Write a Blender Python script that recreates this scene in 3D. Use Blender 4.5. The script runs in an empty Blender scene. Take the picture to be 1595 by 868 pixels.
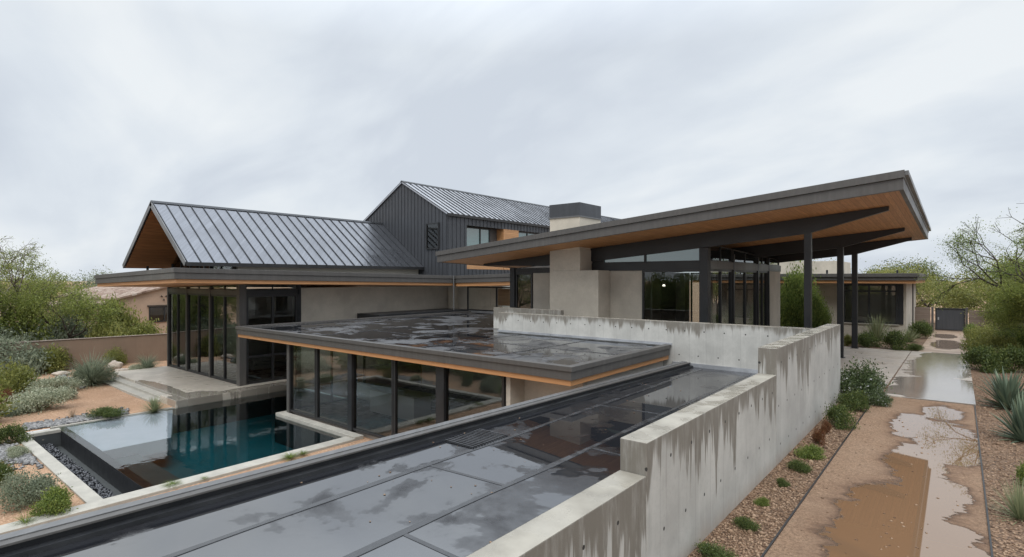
import bpy, math, random
import numpy as np
from mathutils import Vector
R = math.radians
C = bpy.context.scene.collection
random.seed(7)

# ------------------------------------------------------------------ camera frame (used to survey positions off the ground plane)
YAW = R(39.3); F = 852.0; CX, CY = 797.5, 434.0; EYE = 4.0
cs, sn = math.cos(YAW), math.sin(YAW)
def at(px, py, z=0.0):
    r = px - CX; t = (EYE - z) / (py - CY)
    return Vector((t * (r * cs - F * sn), t * (r * sn + F * cs), z))

# ------------------------------------------------------------------ node helpers
class NT:
    def __init__(s, name):
        s.m = bpy.data.materials.new(name); s.m.use_nodes = True
        s.t = s.m.node_tree; s.t.nodes.clear()
        s.out = s.n('ShaderNodeOutputMaterial')
    def n(s, typ, **kw):
        nd = s.t.nodes.new(typ)
        for k, v in kw.items(): setattr(nd, k, v)
        return nd
    def l(s, a, b): s.t.links.new(a, b)
    def put(s, sock, v):
        if v is None: return
        if isinstance(v, bpy.types.NodeSocket): s.l(v, sock)
        else:
            if sock.type == 'RGBA' and not isinstance(v, (int, float)) and len(v) == 3: v = (*v, 1)
            if sock.type == 'RGBA' and isinstance(v, (int, float)): v = (v, v, v, 1)
            sock.default_value = v
    def math(s, op, a, b=None, c=None, clamp=False):
        nd = s.n('ShaderNodeMath', operation=op, use_clamp=clamp)
        s.put(nd.inputs[0], a); s.put(nd.inputs[1], b)
        if c is not None: s.put(nd.inputs[2], c)
        return nd.outputs[0]
    def pos(s):
        if not hasattr(s, '_p'):
            s._g = s.n('ShaderNodeNewGeometry'); s._p = s._g.outputs['Position']
            sp = s.n('ShaderNodeSeparateXYZ'); s.l(s._p, sp.inputs[0])
            s.x, s.y, s.z = sp.outputs
        return s._p
    def vec(s, x, y, z):
        nd = s.n('ShaderNodeCombineXYZ')
        for i, v in enumerate((x, y, z)): s.put(nd.inputs[i], v)
        return nd.outputs[0]
    def noise(s, vec, scale=1, detail=4, rough=.55, dist=0):
        nd = s.n('ShaderNodeTexNoise'); s.put(nd.inputs['Vector'], vec)
        nd.inputs['Scale'].default_value = scale; nd.inputs['Detail'].default_value = detail
        nd.inputs['Roughness'].default_value = rough; nd.inputs['Distortion'].default_value = dist
        return nd.outputs['Fac']
    def ramp(s, fac, stops, interp='LINEAR'):
        nd = s.n('ShaderNodeValToRGB'); s.l(fac, nd.inputs[0]); cr = nd.color_ramp; cr.interpolation = interp
        while len(cr.elements) < len(stops): cr.elements.new(.5)
        for e, (p, c) in zip(cr.elements, stops):
            e.position = p; e.color = (c, c, c, 1) if isinstance(c, (int, float)) else (*c, 1)
        return nd.outputs[0]
    def step(s, v, lo, hi, a=0., b=1.):
        nd = s.n('ShaderNodeMapRange', interpolation_type='SMOOTHSTEP')
        s.put(nd.inputs[0], v); nd.inputs[1].default_value = lo; nd.inputs[2].default_value = hi
        nd.inputs[3].default_value = a; nd.inputs[4].default_value = b
        return nd.outputs[0]
    def mix(s, f, a, b, mode='MIX'):
        nd = s.n('ShaderNodeMix', data_type='RGBA', blend_type=mode)
        s.put(nd.inputs[0], f); s.put(nd.inputs[6], a); s.put(nd.inputs[7], b)
        return nd.outputs[2]
    def mixf(s, f, a, b):
        nd = s.n('ShaderNodeMix', data_type='FLOAT')
        s.put(nd.inputs[0], f); s.put(nd.inputs[2], a); s.put(nd.inputs[3], b)
        return nd.outputs[0]
    def bump(s, h, strength=.3, dist=.02):
        nd = s.n('ShaderNodeBump'); nd.inputs['Strength'].default_value = strength
        nd.inputs['Distance'].default_value = dist; s.l(h, nd.inputs['Height'])
        return nd.outputs[0]
    def bsdf(s, base, rough=.5, metal=0, ior=1.5, normal=None, **kw):
        nd = s.n('ShaderNodeBsdfPrincipled')
        s.put(nd.inputs['Base Color'], base); s.put(nd.inputs['Roughness'], rough)
        s.put(nd.inputs['Metallic'], metal); s.put(nd.inputs['IOR'], ior)
        if normal is not None: s.l(normal, nd.inputs['Normal'])
        for k, v in kw.items(): s.put(nd.inputs[k.replace('_', ' ')], v)
        s.l(nd.outputs[0], s.out.inputs[0]); return nd
def sc(c, f): return tuple(min(1, v * f) for v in c)

def plain(name, c, rough=.5, metal=0, var=.12, scale=1.5, bump=.05, ior=1.5):
    n = NT(name); p = n.pos()
    f = n.noise(p, scale, 6, .6); g = n.noise(p, scale * 14, 3)
    col = n.mix(n.step(f, .3, .7), sc(c, 1 - var), sc(c, 1 + var))
    col = n.mix(n.math('MULTIPLY', n.step(g, .35, .75), .35), col, sc(c, 1 - var * 1.6))
    ro = n.mixf(n.step(f, .3, .7), max(.02, rough - .08), min(1, rough + .1))
    n.bsdf(col, ro, metal, ior, n.bump(g, bump, .01) if bump else None)
    return n.m

def streaked_metal(name, c, rough=.4, metal=.0, wet=.3):
    """painted metal sheet with faint run-off streaks"""
    n = NT(name); n.pos()
    u = n.math('ADD', n.x, n.y)
    st = n.noise(n.vec(n.math('MULTIPLY', u, 7.), 0., n.math('MULTIPLY', n.z, .6)), 1, 5, .6)
    lg = n.noise(n.pos(), .35, 3)
    col = n.mix(n.step(st, .35, .75), sc(c, .86), sc(c, 1.15))
    col = n.mix(n.math('MULTIPLY', n.step(lg, .35, .65), .4), col, sc(c, .8))
    n.bsdf(col, n.mixf(n.step(lg, .3, .7), rough - .1, rough + .1), metal, 1.5, n.bump(n.noise(n.pos(), 1.6, 3), .5, .03))
    return n.m

def wood(name, axis, w, dark, light, rough=.5, along=None):
    """boards counted along one axis, grain running the other way"""
    n = NT(name); n.pos(); a = {'x': n.x, 'y': n.y, 'z': n.z}[axis]
    q = n.math('DIVIDE', a, w); cell = n.math('FLOOR', q); fr = n.math('SUBTRACT', q, cell)
    wn = n.n('ShaderNodeTexWhiteNoise', noise_dimensions='1D'); n.l(cell, wn.inputs['W'])
    k = {'x': (30, 1.2, 1.2), 'y': (1.2, 30, 1.2), 'z': (1.2, 1.2, 30)}[axis]
    gv = n.vec(n.math('ADD', n.math('MULTIPLY', n.x, k[0]), n.math('MULTIPLY', wn.outputs[0], 20.)),
               n.math('MULTIPLY', n.y, k[1]), n.math('MULTIPLY', n.z, k[2]))
    g = n.noise(gv, 1, 5, .6, .4)
    col = n.mix(n.step(g, .3, .75), dark, light)
    col = n.mix(n.math('MULTIPLY', wn.outputs[0], .45), col, sc(dark, .8))
    edge = n.math('MULTIPLY', n.step(fr, 0, .05), n.step(n.math('SUBTRACT', 1., fr), 0, .05))
    col = n.mix(edge, sc(dark, .35), col)
    n.bsdf(col, rough, normal=n.bump(n.math('ADD', n.math('MULTIPLY', g, .3), edge), .3, .01))
    return n.m

def concrete(name, ztop, base=(.42, .41, .38), stain=1.0, holes=True, streaks=True):
    n = NT(name); p = n.pos(); u = n.math('ADD', n.x, n.y)
    d = n.math('SUBTRACT', ztop, n.z)
    nz = n.n('ShaderNodeSeparateXYZ'); n.l(n._g.outputs['True Normal'], nz.inputs[0])
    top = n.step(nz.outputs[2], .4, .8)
    cl = n.noise(p, 1.1, 6, .62); fine = n.noise(p, 22, 4, .6); pit = n.noise(p, 70, 2)
    vs = n.noise(n.vec(n.math('MULTIPLY', u, 5.), 3., n.math('MULTIPLY', n.z, .35)), 1, 6, .65)
    col = n.mix(n.step(cl, .3, .72), sc(base, .82), sc(base, 1.12))
    col = n.mix(n.math('MULTIPLY', n.step(vs, .48, .75), .5), col, sc(base, 1.22))
    col = n.mix(n.math('MULTIPLY', n.step(fine, .5, .8), .35), col, sc(base, .62))
    # board joints every 0.62 m
    q = n.math('DIVIDE', u, .62); fr = n.math('FRACT', q)
    wn = n.n('ShaderNodeTexWhiteNoise', noise_dimensions='1D'); n.l(n.math('FLOOR', q), wn.inputs['W'])
    col = n.mix(n.math('MULTIPLY', wn.outputs[0], .22), col, sc(base, .7))
    jl = n.math('LESS_THAN', fr, .018)
    side = n.math('SUBTRACT', 1., top)
    col = n.mix(n.math('MULTIPLY', n.math('MULTIPLY', jl, side), .45), col, sc(base, .4))
    h = n.math('MULTIPLY', pit, .3)
    if streaks:
        # rain has soaked the rim and run down in tongues of uneven length
        tn = n.noise(n.vec(n.math('MULTIPLY', u, 2.6), 8., n.math('MULTIPLY', n.z, .12)), 1, 5, .72)
        reach = n.step(tn, .34, .72, .10, 1.5 * stain)
        band = n.noise(n.vec(n.math('MULTIPLY', u, .45), 0., 5.), 1, 2)
        reach = n.math('MULTIPLY', reach, n.step(band, .36, .62, .18, 1.35))
        tn2 = n.noise(n.vec(n.math('MULTIPLY', u, 11.), 4., n.math('MULTIPLY', n.z, .3)), 1, 4, .6)
        reach = n.math('ADD', reach, n.step(tn2, .5, .75, 0., .45 * stain))
        wet = n.step(n.math('SUBTRACT', reach, d), -.10, .13)
        wet = n.math('MULTIPLY', wet, side)
        wet = n.math('MULTIPLY', wet, n.step(n.noise(n.vec(n.math('MULTIPLY', u, 7.), 1., n.math('MULTIPLY', n.z, 1.1)), 1, 5, .7), .25, .55, .45, 1.))
        drip = n.noise(n.vec(n.math('MULTIPLY', u, 9.), 2., n.math('MULTIPLY', n.z, .25)), 1, 4, .6)
        dr = n.math('MULTIPLY', n.math('MULTIPLY', n.step(drip, .62, .72), n.step(d, 1.9 * stain, .2)), side)
        col = n.mix(n.math('MULTIPLY', wet, .82), col, (.115, .098, .074))
        col = n.mix(n.math('MULTIPLY', dr, .62), col, (.19, .18, .165))
    foot = n.step(n.math('ADD', n.z, n.math('MULTIPLY', n.noise(n.vec(n.math('MULTIPLY', u, 2.), 0., 0.), 1, 4), .5)), .12, .62, 1., 0.)
    col = n.mix(n.math('MULTIPLY', foot, .45), col, (.24, .16, .105))
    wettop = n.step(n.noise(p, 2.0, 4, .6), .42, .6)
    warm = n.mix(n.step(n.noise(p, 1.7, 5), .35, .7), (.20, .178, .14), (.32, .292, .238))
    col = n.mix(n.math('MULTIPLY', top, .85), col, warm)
    rough = n.mixf(top, .75, n.mixf(wettop, .5, .12))
    if holes:
        for dz, off in ((.33, 0.), (1.25, .3), (2.1, .1)):
            hu = n.math('MULTIPLY', n.math('SUBTRACT', n.math('FRACT', n.math('ADD', n.math('DIVIDE', u, .74), off)), .5), .74)
            hz = n.math('SUBTRACT', d, dz)
            rr = n.math('SQRT', n.math('ADD', n.math('MULTIPLY', hu, hu), n.math('MULTIPLY', hz, hz)))
            hole = n.math('MULTIPLY', n.math('LESS_THAN', rr, .026), side)
            col = n.mix(hole, col, (.03, .028, .025))
            h = n.math('SUBTRACT', h, n.math('MULTIPLY', hole, 1.5))
    n.bsdf(col, rough, normal=n.bump(n.math('ADD', h, n.math('MULTIPLY', cl, .6)), .35, .02))
    return n.m

def membrane(name, amount=.46, scale=.5, stretch=1., wetior=2.3, seed=0., sag=0., dr=(.30, .10), di=(1.45, 2.0)):
    """dark roofing felt, puddled where it sags"""
    n = NT(name); p = n.pos()
    v = n.vec(n.math('ADD', n.math('MULTIPLY', n.x, stretch), seed), n.y, n.z)
    a = n.noise(v, scale, 5, .58, .35); b = n.noise(v, scale * 5, 3)
    f_ = n.math('ADD', a, n.math('MULTIPLY', n.math('SUBTRACT', b, .5), .12))
    m = n.math('MULTIPLY', n.math('ADD', n.step(f_, amount - .012, amount + .012), n.step(f_, amount - .09, amount + .06)), .5)
    damp = n.step(n.noise(v, scale * 1.9, 4, .6, .6), .38, .62)
    fine = n.noise(p, 90, 2)
    dusty = n.step(n.noise(p, 1.3, 5, .65), .5, .75)
    col = n.mix(m, n.mix(dusty, (.014, .014, .016), (.034, .034, .036)), (.014, .015, .018))
    rough = n.mixf(m, n.mixf(damp, *dr), .015)
    ior = n.mixf(m, n.mixf(damp, *di), wetior)
    h = n.math('MULTIPLY', n.math('MULTIPLY', fine, n.math('SUBTRACT', 1., m)), 1.)
    if sag: h = n.math('ADD', n.math('MULTIPLY', h, .12), n.math('MULTIPLY', n.noise(p, 2.2, 3), sag))
    n.bsdf(col, rough, 0, ior, n.bump(h, 1. if sag else .18, .01)); return n.m

def glass(name, tint=(.35, .38, .38), ior=1.9, wav=0.0):
    n = NT(name); fr = n.n('ShaderNodeFresnel'); fr.inputs[0].default_value = ior
    tr = n.n('ShaderNodeBsdfTransparent'); tr.inputs[0].default_value = (*tint, 1)
    gl = n.n('ShaderNodeBsdfGlossy'); gl.inputs['Roughness'].default_value = 0.0
    gl.inputs['Color'].default_value = (.92, .95, .95, 1)
    if wav:
        b = n.bump(n.noise(n.pos(), .8, 2), wav, .02); n.l(b, gl.inputs['Normal'])
    mx = n.n('ShaderNodeMixShader'); n.l(fr.outputs[0], mx.inputs[0]); n.l(tr.outputs[0], mx.inputs[1]); n.l(gl.outputs[0], mx.inputs[2])
    n.l(mx.outputs[0], n.out.inputs[0]); return n.m

def leaf(name, dark, mid, light, accent=None, trans=.5, acc=.92):
    n = NT(name); n.pos(); rnd = n._g.outputs['Random Per Island']
    st = [(0, dark), (.5, mid), (acc, light)]
    if accent: st.append((min(1, acc + .05), accent))
    col = n.ramp(rnd, st)
    cl = n.noise(n.pos(), 1.6, 3)
    col = n.mix(n.math('MULTIPLY', n.step(cl, .35, .65), .45), col, mid)
    pr = n.n('ShaderNodeBsdfPrincipled'); n.l(col, pr.inputs['Base Color']); pr.inputs['Roughness'].default_value = .55
    tl = n.n('ShaderNodeBsdfTranslucent'); n.l(col, tl.inputs[0])
    mx = n.n('ShaderNodeMixShader'); mx.inputs[0].default_value = trans
    n.l(pr.outputs[0], mx.inputs[1]); n.l(tl.outputs[0], mx.inputs[2]); n.l(mx.outputs[0], n.out.inputs[0])
    return n.m

def granular(name, cols, cell, bump=.6, patch=None, patchscale=.4, rough=.9):
    """ground made of small stones"""
    n = NT(name); p = n.pos()
    vo = n.n('ShaderNodeTexVoronoi'); n.l(p, vo.inputs['Vector']); vo.inputs['Scale'].default_value = 1 / cell
    sp = n.n('ShaderNodeSeparateColor'); n.l(vo.outputs['Color'], sp.inputs[0])
    k = len(cols) - 1
    col = n.ramp(sp.outputs[0], [(i / k, c) for i, c in enumerate(cols)])
    big = n.noise(p, .5, 5, .6)
    if patch: col = n.mix(n.math('MULTIPLY', n.step(n.noise(p, patchscale, 5, .6), .42, .62), .75), col, patch)
    col = n.mix(n.math('MULTIPLY', n.step(big, .4, .7), .35), col, sc(cols[0], .7))
    col = n.mix(n.math('MULTIPLY', n.step(vo.outputs['Distance'], .5, .9), .4), col, sc(cols[0], .5))
    h = n.math('SUBTRACT', n.math('MULTIPLY', n.noise(p, 12, 4), .8), vo.outputs['Distance'])
    n.bsdf(col, rough, normal=n.bump(h, bump, cell * .6)); return n.m

# ------------------------------------------------------------------ materials
M = {}
M['fascia'] = streaked_metal('grey_brown_metal', (.082, .077, .072), .44)
M['fascia_light'] = streaked_metal('grey_metal_capping', (.15, .15, .15), .38, .3)
M['steel'] = plain('black_steel', (.015, .016, .018), .42, 0, .2)
M['frame'] = plain('charcoal_window_frame', (.02, .02, .021), .4, 0, .15)
M['seam_roof'] = streaked_metal('standing_seam_zinc', (.19, .197, .215), .28, .85)
M['bright_zinc'] = streaked_metal('bright_zinc_roof', (.48, .49, .52), .3, .9)
M['seam_rib'] = plain('standing_seam_rib', (.05, .053, .058), .4, .6)
M['seam_wall'] = streaked_metal('dark_zinc_cladding', (.066, .070, .078), .45, .35)
M['soffit'] = wood('cedar_soffit_boards', 'x', .16, (.40, .185, .07), (.62, .32, .135))
M['soffit_z'] = wood('cedar_gable_boards', 'z', .18, (.30, .125, .045), (.48, .22, .085))
M['trim'] = wood('cedar_trim', 'z', .4, (.42, .20, .08), (.55, .29, .13))
M['woodwall'] = wood('timber_cladding', 'z', .14, (.40, .2, .085), (.58, .32, .15))
M['stucco'] = plain('sand_stucco', (.43, .39, .33), .9, 0, .13, .8, .35)
M['stucco_warm'] = plain('beige_stucco', (.50, .45, .37), .9, 0, .12, .8, .3)
M['stucco_pink'] = plain('salmon_stucco', (.41, .29, .21), .9, 0, .1, .5, .2)
M['cream'] = plain('cream_render', (.55, .52, .45), .85, 0, .05)
M['white'] = plain('white_paint', (.78, .77, .74), .5, 0, .04)
M['fabric'] = plain('off_white_upholstery', (.62, .60, .56), .95, 0, .06, 4, .2)
M['curtain'] = plain('grey_linen', (.10, .10, .10), .9, 0, .1)
M['floor_in'] = plain('polished_interior_floor', (.34, .33, .31), .25, 0, .12)
M['ceil_in'] = plain('interior_plaster', (.52, .50, .46), .8, 0, .05)
M['dark_in'] = plain('dark_interior_joinery', (.06, .05, .042), .5, 0, .2)
M['pale'] = plain('light_concrete', (.36, .34, .295), .7, 0, .14, 1.6, .3)
M['glass'] = glass('window_glass', (.62, .65, .64), 1.85, .05)
M['glass_door'] = glass('sliding_door_glass', (.62, .65, .64), 2.7, .08)
M['glass_green'] = glass('pool_room_glass', (.62, .66, .65), 2.1, .05)
M['glass_teal'] = NT('tinted_clerestory_glass').m
def _teal():
    n = NT('tinted_glass'); n.bsdf((.10, .19, .18), .02, 0, 2.4); return n.m
M['glass_teal'] = _teal()
M['membrane'] = membrane('wet_roofing_felt', .475, .46, 1., 3.7)
M['membrane_far'] = membrane('puddled_roofing_felt', .49, .52, 1., 3.2, 11., 0., (.55, .28), (1.5, 4.2))
M['seam_tape'] = plain('felt_seam', (.03, .031, .034), .24, 0, .3, 3, .1, 1.8)
M['flash'] = plain('galvanised_flashing', (.42, .43, .45), .35, .5, .15)
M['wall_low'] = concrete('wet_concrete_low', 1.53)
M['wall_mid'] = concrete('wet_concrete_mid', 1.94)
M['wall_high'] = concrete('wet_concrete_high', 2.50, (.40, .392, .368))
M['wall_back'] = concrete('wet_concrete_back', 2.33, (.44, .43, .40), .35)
M['path_conc'] = None
M['brown_wall'] = concrete('brown_garden_wall', -.45, (.17, .125, .095), .3, False)
M['rammed'] = wood('weathered_board_wall', 'z', .16, (.16, .12, .095), (.25, .20, .165), .8)
M['bark'] = plain('dark_bark', (.055, .042, .032), .9, 0, .3, 8, .6)
M['bark_pale'] = plain('grey_bark', (.17, .14, .11), .9, 0, .3, 8, .6)
M['twig'] = plain('green_grey_twigs', (.12, .12, .06), .85, 0, .3, 3)
M['rock'] = plain('pale_boulder', (.40, .34, .28), .9, 0, .25, 4, .8)
M['dark_pebble'] = plain('black_beach_pebble', (.035, .037, .042), .3, 0, .5, 7, .1)
M['grey_pebble'] = plain('grey_river_stone', (.24, .23, .22), .7, 0, .5, 7, .2)
M['tile'] = None
M['dg'] = granular('decomposed_granite', [(.28, .16, .09), (.40, .25, .155), (.50, .335, .225)], .05, .6, (.34, .205, .12))
M['mulch'] = granular('red_brown_gravel', [(.062, .036, .021), (.17, .10, .057), (.27, .17, .105), (.11, .064, .037)], .045, 1.0)
M['sky_sheen'] = plain('painted_sky_reflection', (.90, .71, .73), .6, 0, .05)  # pale tone stands in for sky mirrored in the pool
M['pool_dark'] = plain('dark_pool_plaster', (.05, .055, .055), .6, 0, .2)
M['pool_ledge'] = plain('brown_pool_ledge', (.09, .085, .08), .6, 0, .2)
M['pool_teal'] = plain('teal_pool_plaster', (.008, .13, .15), .6, 0, .1)

def _barrel():
    n = NT('clay_barrel_tile'); p = n.pos()
    q = n.math('DIVIDE', n.x, .3); fr = n.math('FRACT', q)
    w = n.math('SINE', n.math('MULTIPLY', fr, math.pi))
    qy = n.math('FRACT', n.math('DIVIDE', n.y, .4))
    rn = n.n('ShaderNodeTexWhiteNoise', noise_dimensions='2D')
    n.l(n.vec(n.math('FLOOR', q), n.math('FLOOR', n.math('DIVIDE', n.y, .4)), 0.), rn.inputs['Vector'])
    col = n.ramp(rn.outputs[0], [(0, (.14, .085, .058)), (.5, (.25, .17, .125)), (1, (.42, .35, .29))])
    col = n.mix(n.math('MULTIPLY', n.math('LESS_THAN', w, .35), .6), col, (.12, .06, .04))
    n.bsdf(col, .8, normal=n.bump(n.math('ADD', w, n.math('MULTIPLY', qy, .5)), .8, .06)); return n.m
M['tile'] = _barrel()

def blobs(n, items, warp=.5, wscale=1.1, ys=1.):
    """union of soft ellipses (x, y, rx, ry) on the ground, edge broken up by noise"""
    p = n.pos(); w = n.math('MULTIPLY', n.math('SUBTRACT', n.noise(n.vec(n.x, n.math('MULTIPLY', n.y, ys), n.z), wscale, 5, .62), .5), warp * 2)
    best = None
    for (x, y, rx, ry) in items:
        dx = n.math('DIVIDE', n.math('SUBTRACT', n.x, x), rx); dy = n.math('DIVIDE', n.math('SUBTRACT', n.y, y), ry)
        d = n.math('SUBTRACT', 1., n.math('SQRT', n.math('ADD', n.math('MULTIPLY', dx, dx), n.math('MULTIPLY', dy, dy))))
        best = d if best is None else n.math('MAXIMUM', best, d)
    return n.math('ADD', best, w)

def _path():
    n = NT('wet_decomposed_granite_path'); p = n.pos()
    f = blobs(n, [(-.85, 10.7, .85, 2.4), (-.1, 9.0, .5, 2.6), (-.35, 12.9, .55, 1.2), (-.75, 14.9, .55, 1.7),
                  (-.2, 17.0, .75, 2.2), (-1.0, 18.4, .5, 1.6), (-.4, 20.5, .5, 1.2), (.1, 6.0, .4, 2.0)], .62, 1.0, 2.2)
    f = n.math('ADD', f, n.math('MULTIPLY', n.math('SUBTRACT', n.noise(n.vec(n.x, n.math('MULTIPLY', n.y, 2.5), 0.), 4, 6, .75), .5), .42))
    m = n.step(f, .03, .075); damp = n.step(f, -.6, .08)
    g = n.noise(p, 30, 5, .85); lg = n.noise(p, .9, 6, .7)
    dry = n.mix(n.step(g, .36, .64), (.11, .063, .037), (.36, .235, .15))
    dry = n.mix(n.math('MULTIPLY', n.step(lg, .35, .7), .4), dry, (.29, .20, .135))
    col = n.mix(n.math('MULTIPLY', damp, .62), dry, (.155, .085, .048))
    col = n.mix(n.math('MULTIPLY', n.step(f, -.16, .03), .6), col, (.085, .045, .025))
    col = n.mix(m, col, (.17, .10, .056))
    rough = n.mixf(m, n.mixf(damp, .92, .72), .02)
    hb = n.math('MULTIPLY', n.math('ADD', g, n.math('MULTIPLY', n.noise(p, 12, 4), 1.5)), n.math('SUBTRACT', 1., m))
    n.bsdf(col, rough, 0, n.mixf(m, 1.4, 2.2), n.bump(hb, .9, .03)); return n.m
M['path'] = _path()
def _pad(name, items, base=(.40, .35, .30), warp=.35):
    n = NT(name); p = n.pos(); f = blobs(n, items, warp, .7)
    streak = n.noise(n.vec(n.math('MULTIPLY', n.x, .8), n.math('MULTIPLY', n.y, 2.6), 0.), 1, 4, .6)
    f = n.math('ADD', f, n.math('MULTIPLY', n.math('SUBTRACT', streak, .5), .7))
    m = n.step(f, -.03, .08); lg = n.noise(p, .8, 6, .6)
    col = n.mix(n.step(lg, .3, .7), sc(base, .8), sc(base, 1.1))
    col = n.mix(n.math('MULTIPLY', m, .75), col, sc(base, .45))
    n.bsdf(col, n.mixf(m, n.mixf(n.step(lg, .4, .7), .5, .25), .02), 0, n.mixf(m, 1.5, 3.0), n.bump(n.noise(p, 40, 3), .08, .01)); return n.m
M['pad'] = _pad('wet_patio_concrete', [(-.6, 25, 1.4, 3.4), (-.7, 31, 1.2, 5), (-1.6, 23.6, 1.3, .9), (-.5, 35.5, 1.1, 2)])
M['pad_far'] = _pad('wet_far_walk', [(-.6, 42, .8, 3), (-.8, 48, .7, 2.)], (.34, .24, .17))
M['terrace'] = _pad('wet_terrace_concrete', [(-31.6, 11.9, 1.2, 1.3), (-35.5, 11.5, 3.5, .5), (-31.4, 15, .5, 3)], (.42, .38, .32), .3)

def _water():
    n = NT('pool_water'); p = n.pos()
    fr = n.n('ShaderNodeFresnel'); fr.inputs[0].default_value = 2.0
    bm = n.bump(n.noise(n.vec(n.math('MULTIPLY', n.x, .7), n.y, n.z), 3.0, 3, .5), .09, .03)
    n.l(bm, fr.inputs['Normal'])
    tr = n.n('ShaderNodeBsdfTransparent'); tr.inputs[0].default_value = (.66, .84, .86, 1)
    gl = n.n('ShaderNodeBsdfGlossy'); gl.inputs['Roughness'].default_value = .01; n.l(bm, gl.inputs['Normal'])
    mx = n.n('ShaderNodeMixShader'); n.l(fr.outputs[0], mx.inputs[0]); n.l(tr.outputs[0], mx.inputs[1]); n.l(gl.outputs[0], mx.inputs[2])
    n.l(mx.outputs[0], n.out.inputs[0]); return n.m
M['water'] = _water()
def _lamp():
    n = NT('lit_lamp_glass'); e = n.n('ShaderNodeEmission'); e.inputs[0].default_value = (1, .93, .8, 1); e.inputs[1].default_value = 3
    n.l(e.outputs[0], n.out.inputs[0]); return n.m
M['lamp'] = _lamp()

L = {}
L['olive'] = leaf('olive_leaves', (0.089, 0.106, 0.029), (0.186, 0.203, 0.049), (0.324, 0.324, 0.089))
L['green'] = leaf('green_leaves', (0.034, 0.057, 0.018), (0.091, 0.129, 0.034), (0.190, 0.224, 0.064))
L['bright'] = leaf('fresh_green_leaves', (0.063, 0.096, 0.022), (0.153, 0.209, 0.046), (0.306, 0.354, 0.084))
L['verde'] = leaf('palo_verde_leaves', (0.087, 0.118, 0.025), (0.189, 0.229, 0.049), (0.335, 0.361, 0.091))
L['yellow'] = leaf('yellow_green_leaves', (0.117, 0.131, 0.030), (0.223, 0.230, 0.062), (0.352, 0.347, 0.110))
L['silver'] = leaf('silver_leaves', (0.169, 0.193, 0.132), (0.370, 0.400, 0.277), (0.616, 0.620, 0.462))
L['grey'] = leaf('grey_green_leaves', (0.098, 0.122, 0.081), (0.211, 0.244, 0.163), (0.357, 0.390, 0.269))
L['red'] = leaf('russet_leaves', (.11, .040, .020), (.19, .075, .035), (.25, .14, .06))
L['flower'] = leaf('flowering_leaves', (0.026, 0.046, 0.018), (0.072, 0.104, 0.036), (0.130, 0.169, 0.065), (0.620, 0.620, 0.620), .3, .93)
L['agave'] = leaf('agave_blades', (0.072, 0.102, 0.070), (0.120, 0.162, 0.108), (0.192, 0.240, 0.150), None, .1)
L['yucca'] = leaf('yucca_blades', (0.127, 0.149, 0.075), (0.218, 0.247, 0.127), (0.345, 0.356, 0.207), None, .15)
L['dry'] = leaf('dry_stems', (.16, .10, .06), (.26, .19, .12), (.38, .30, .20), None, .1)

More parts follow.
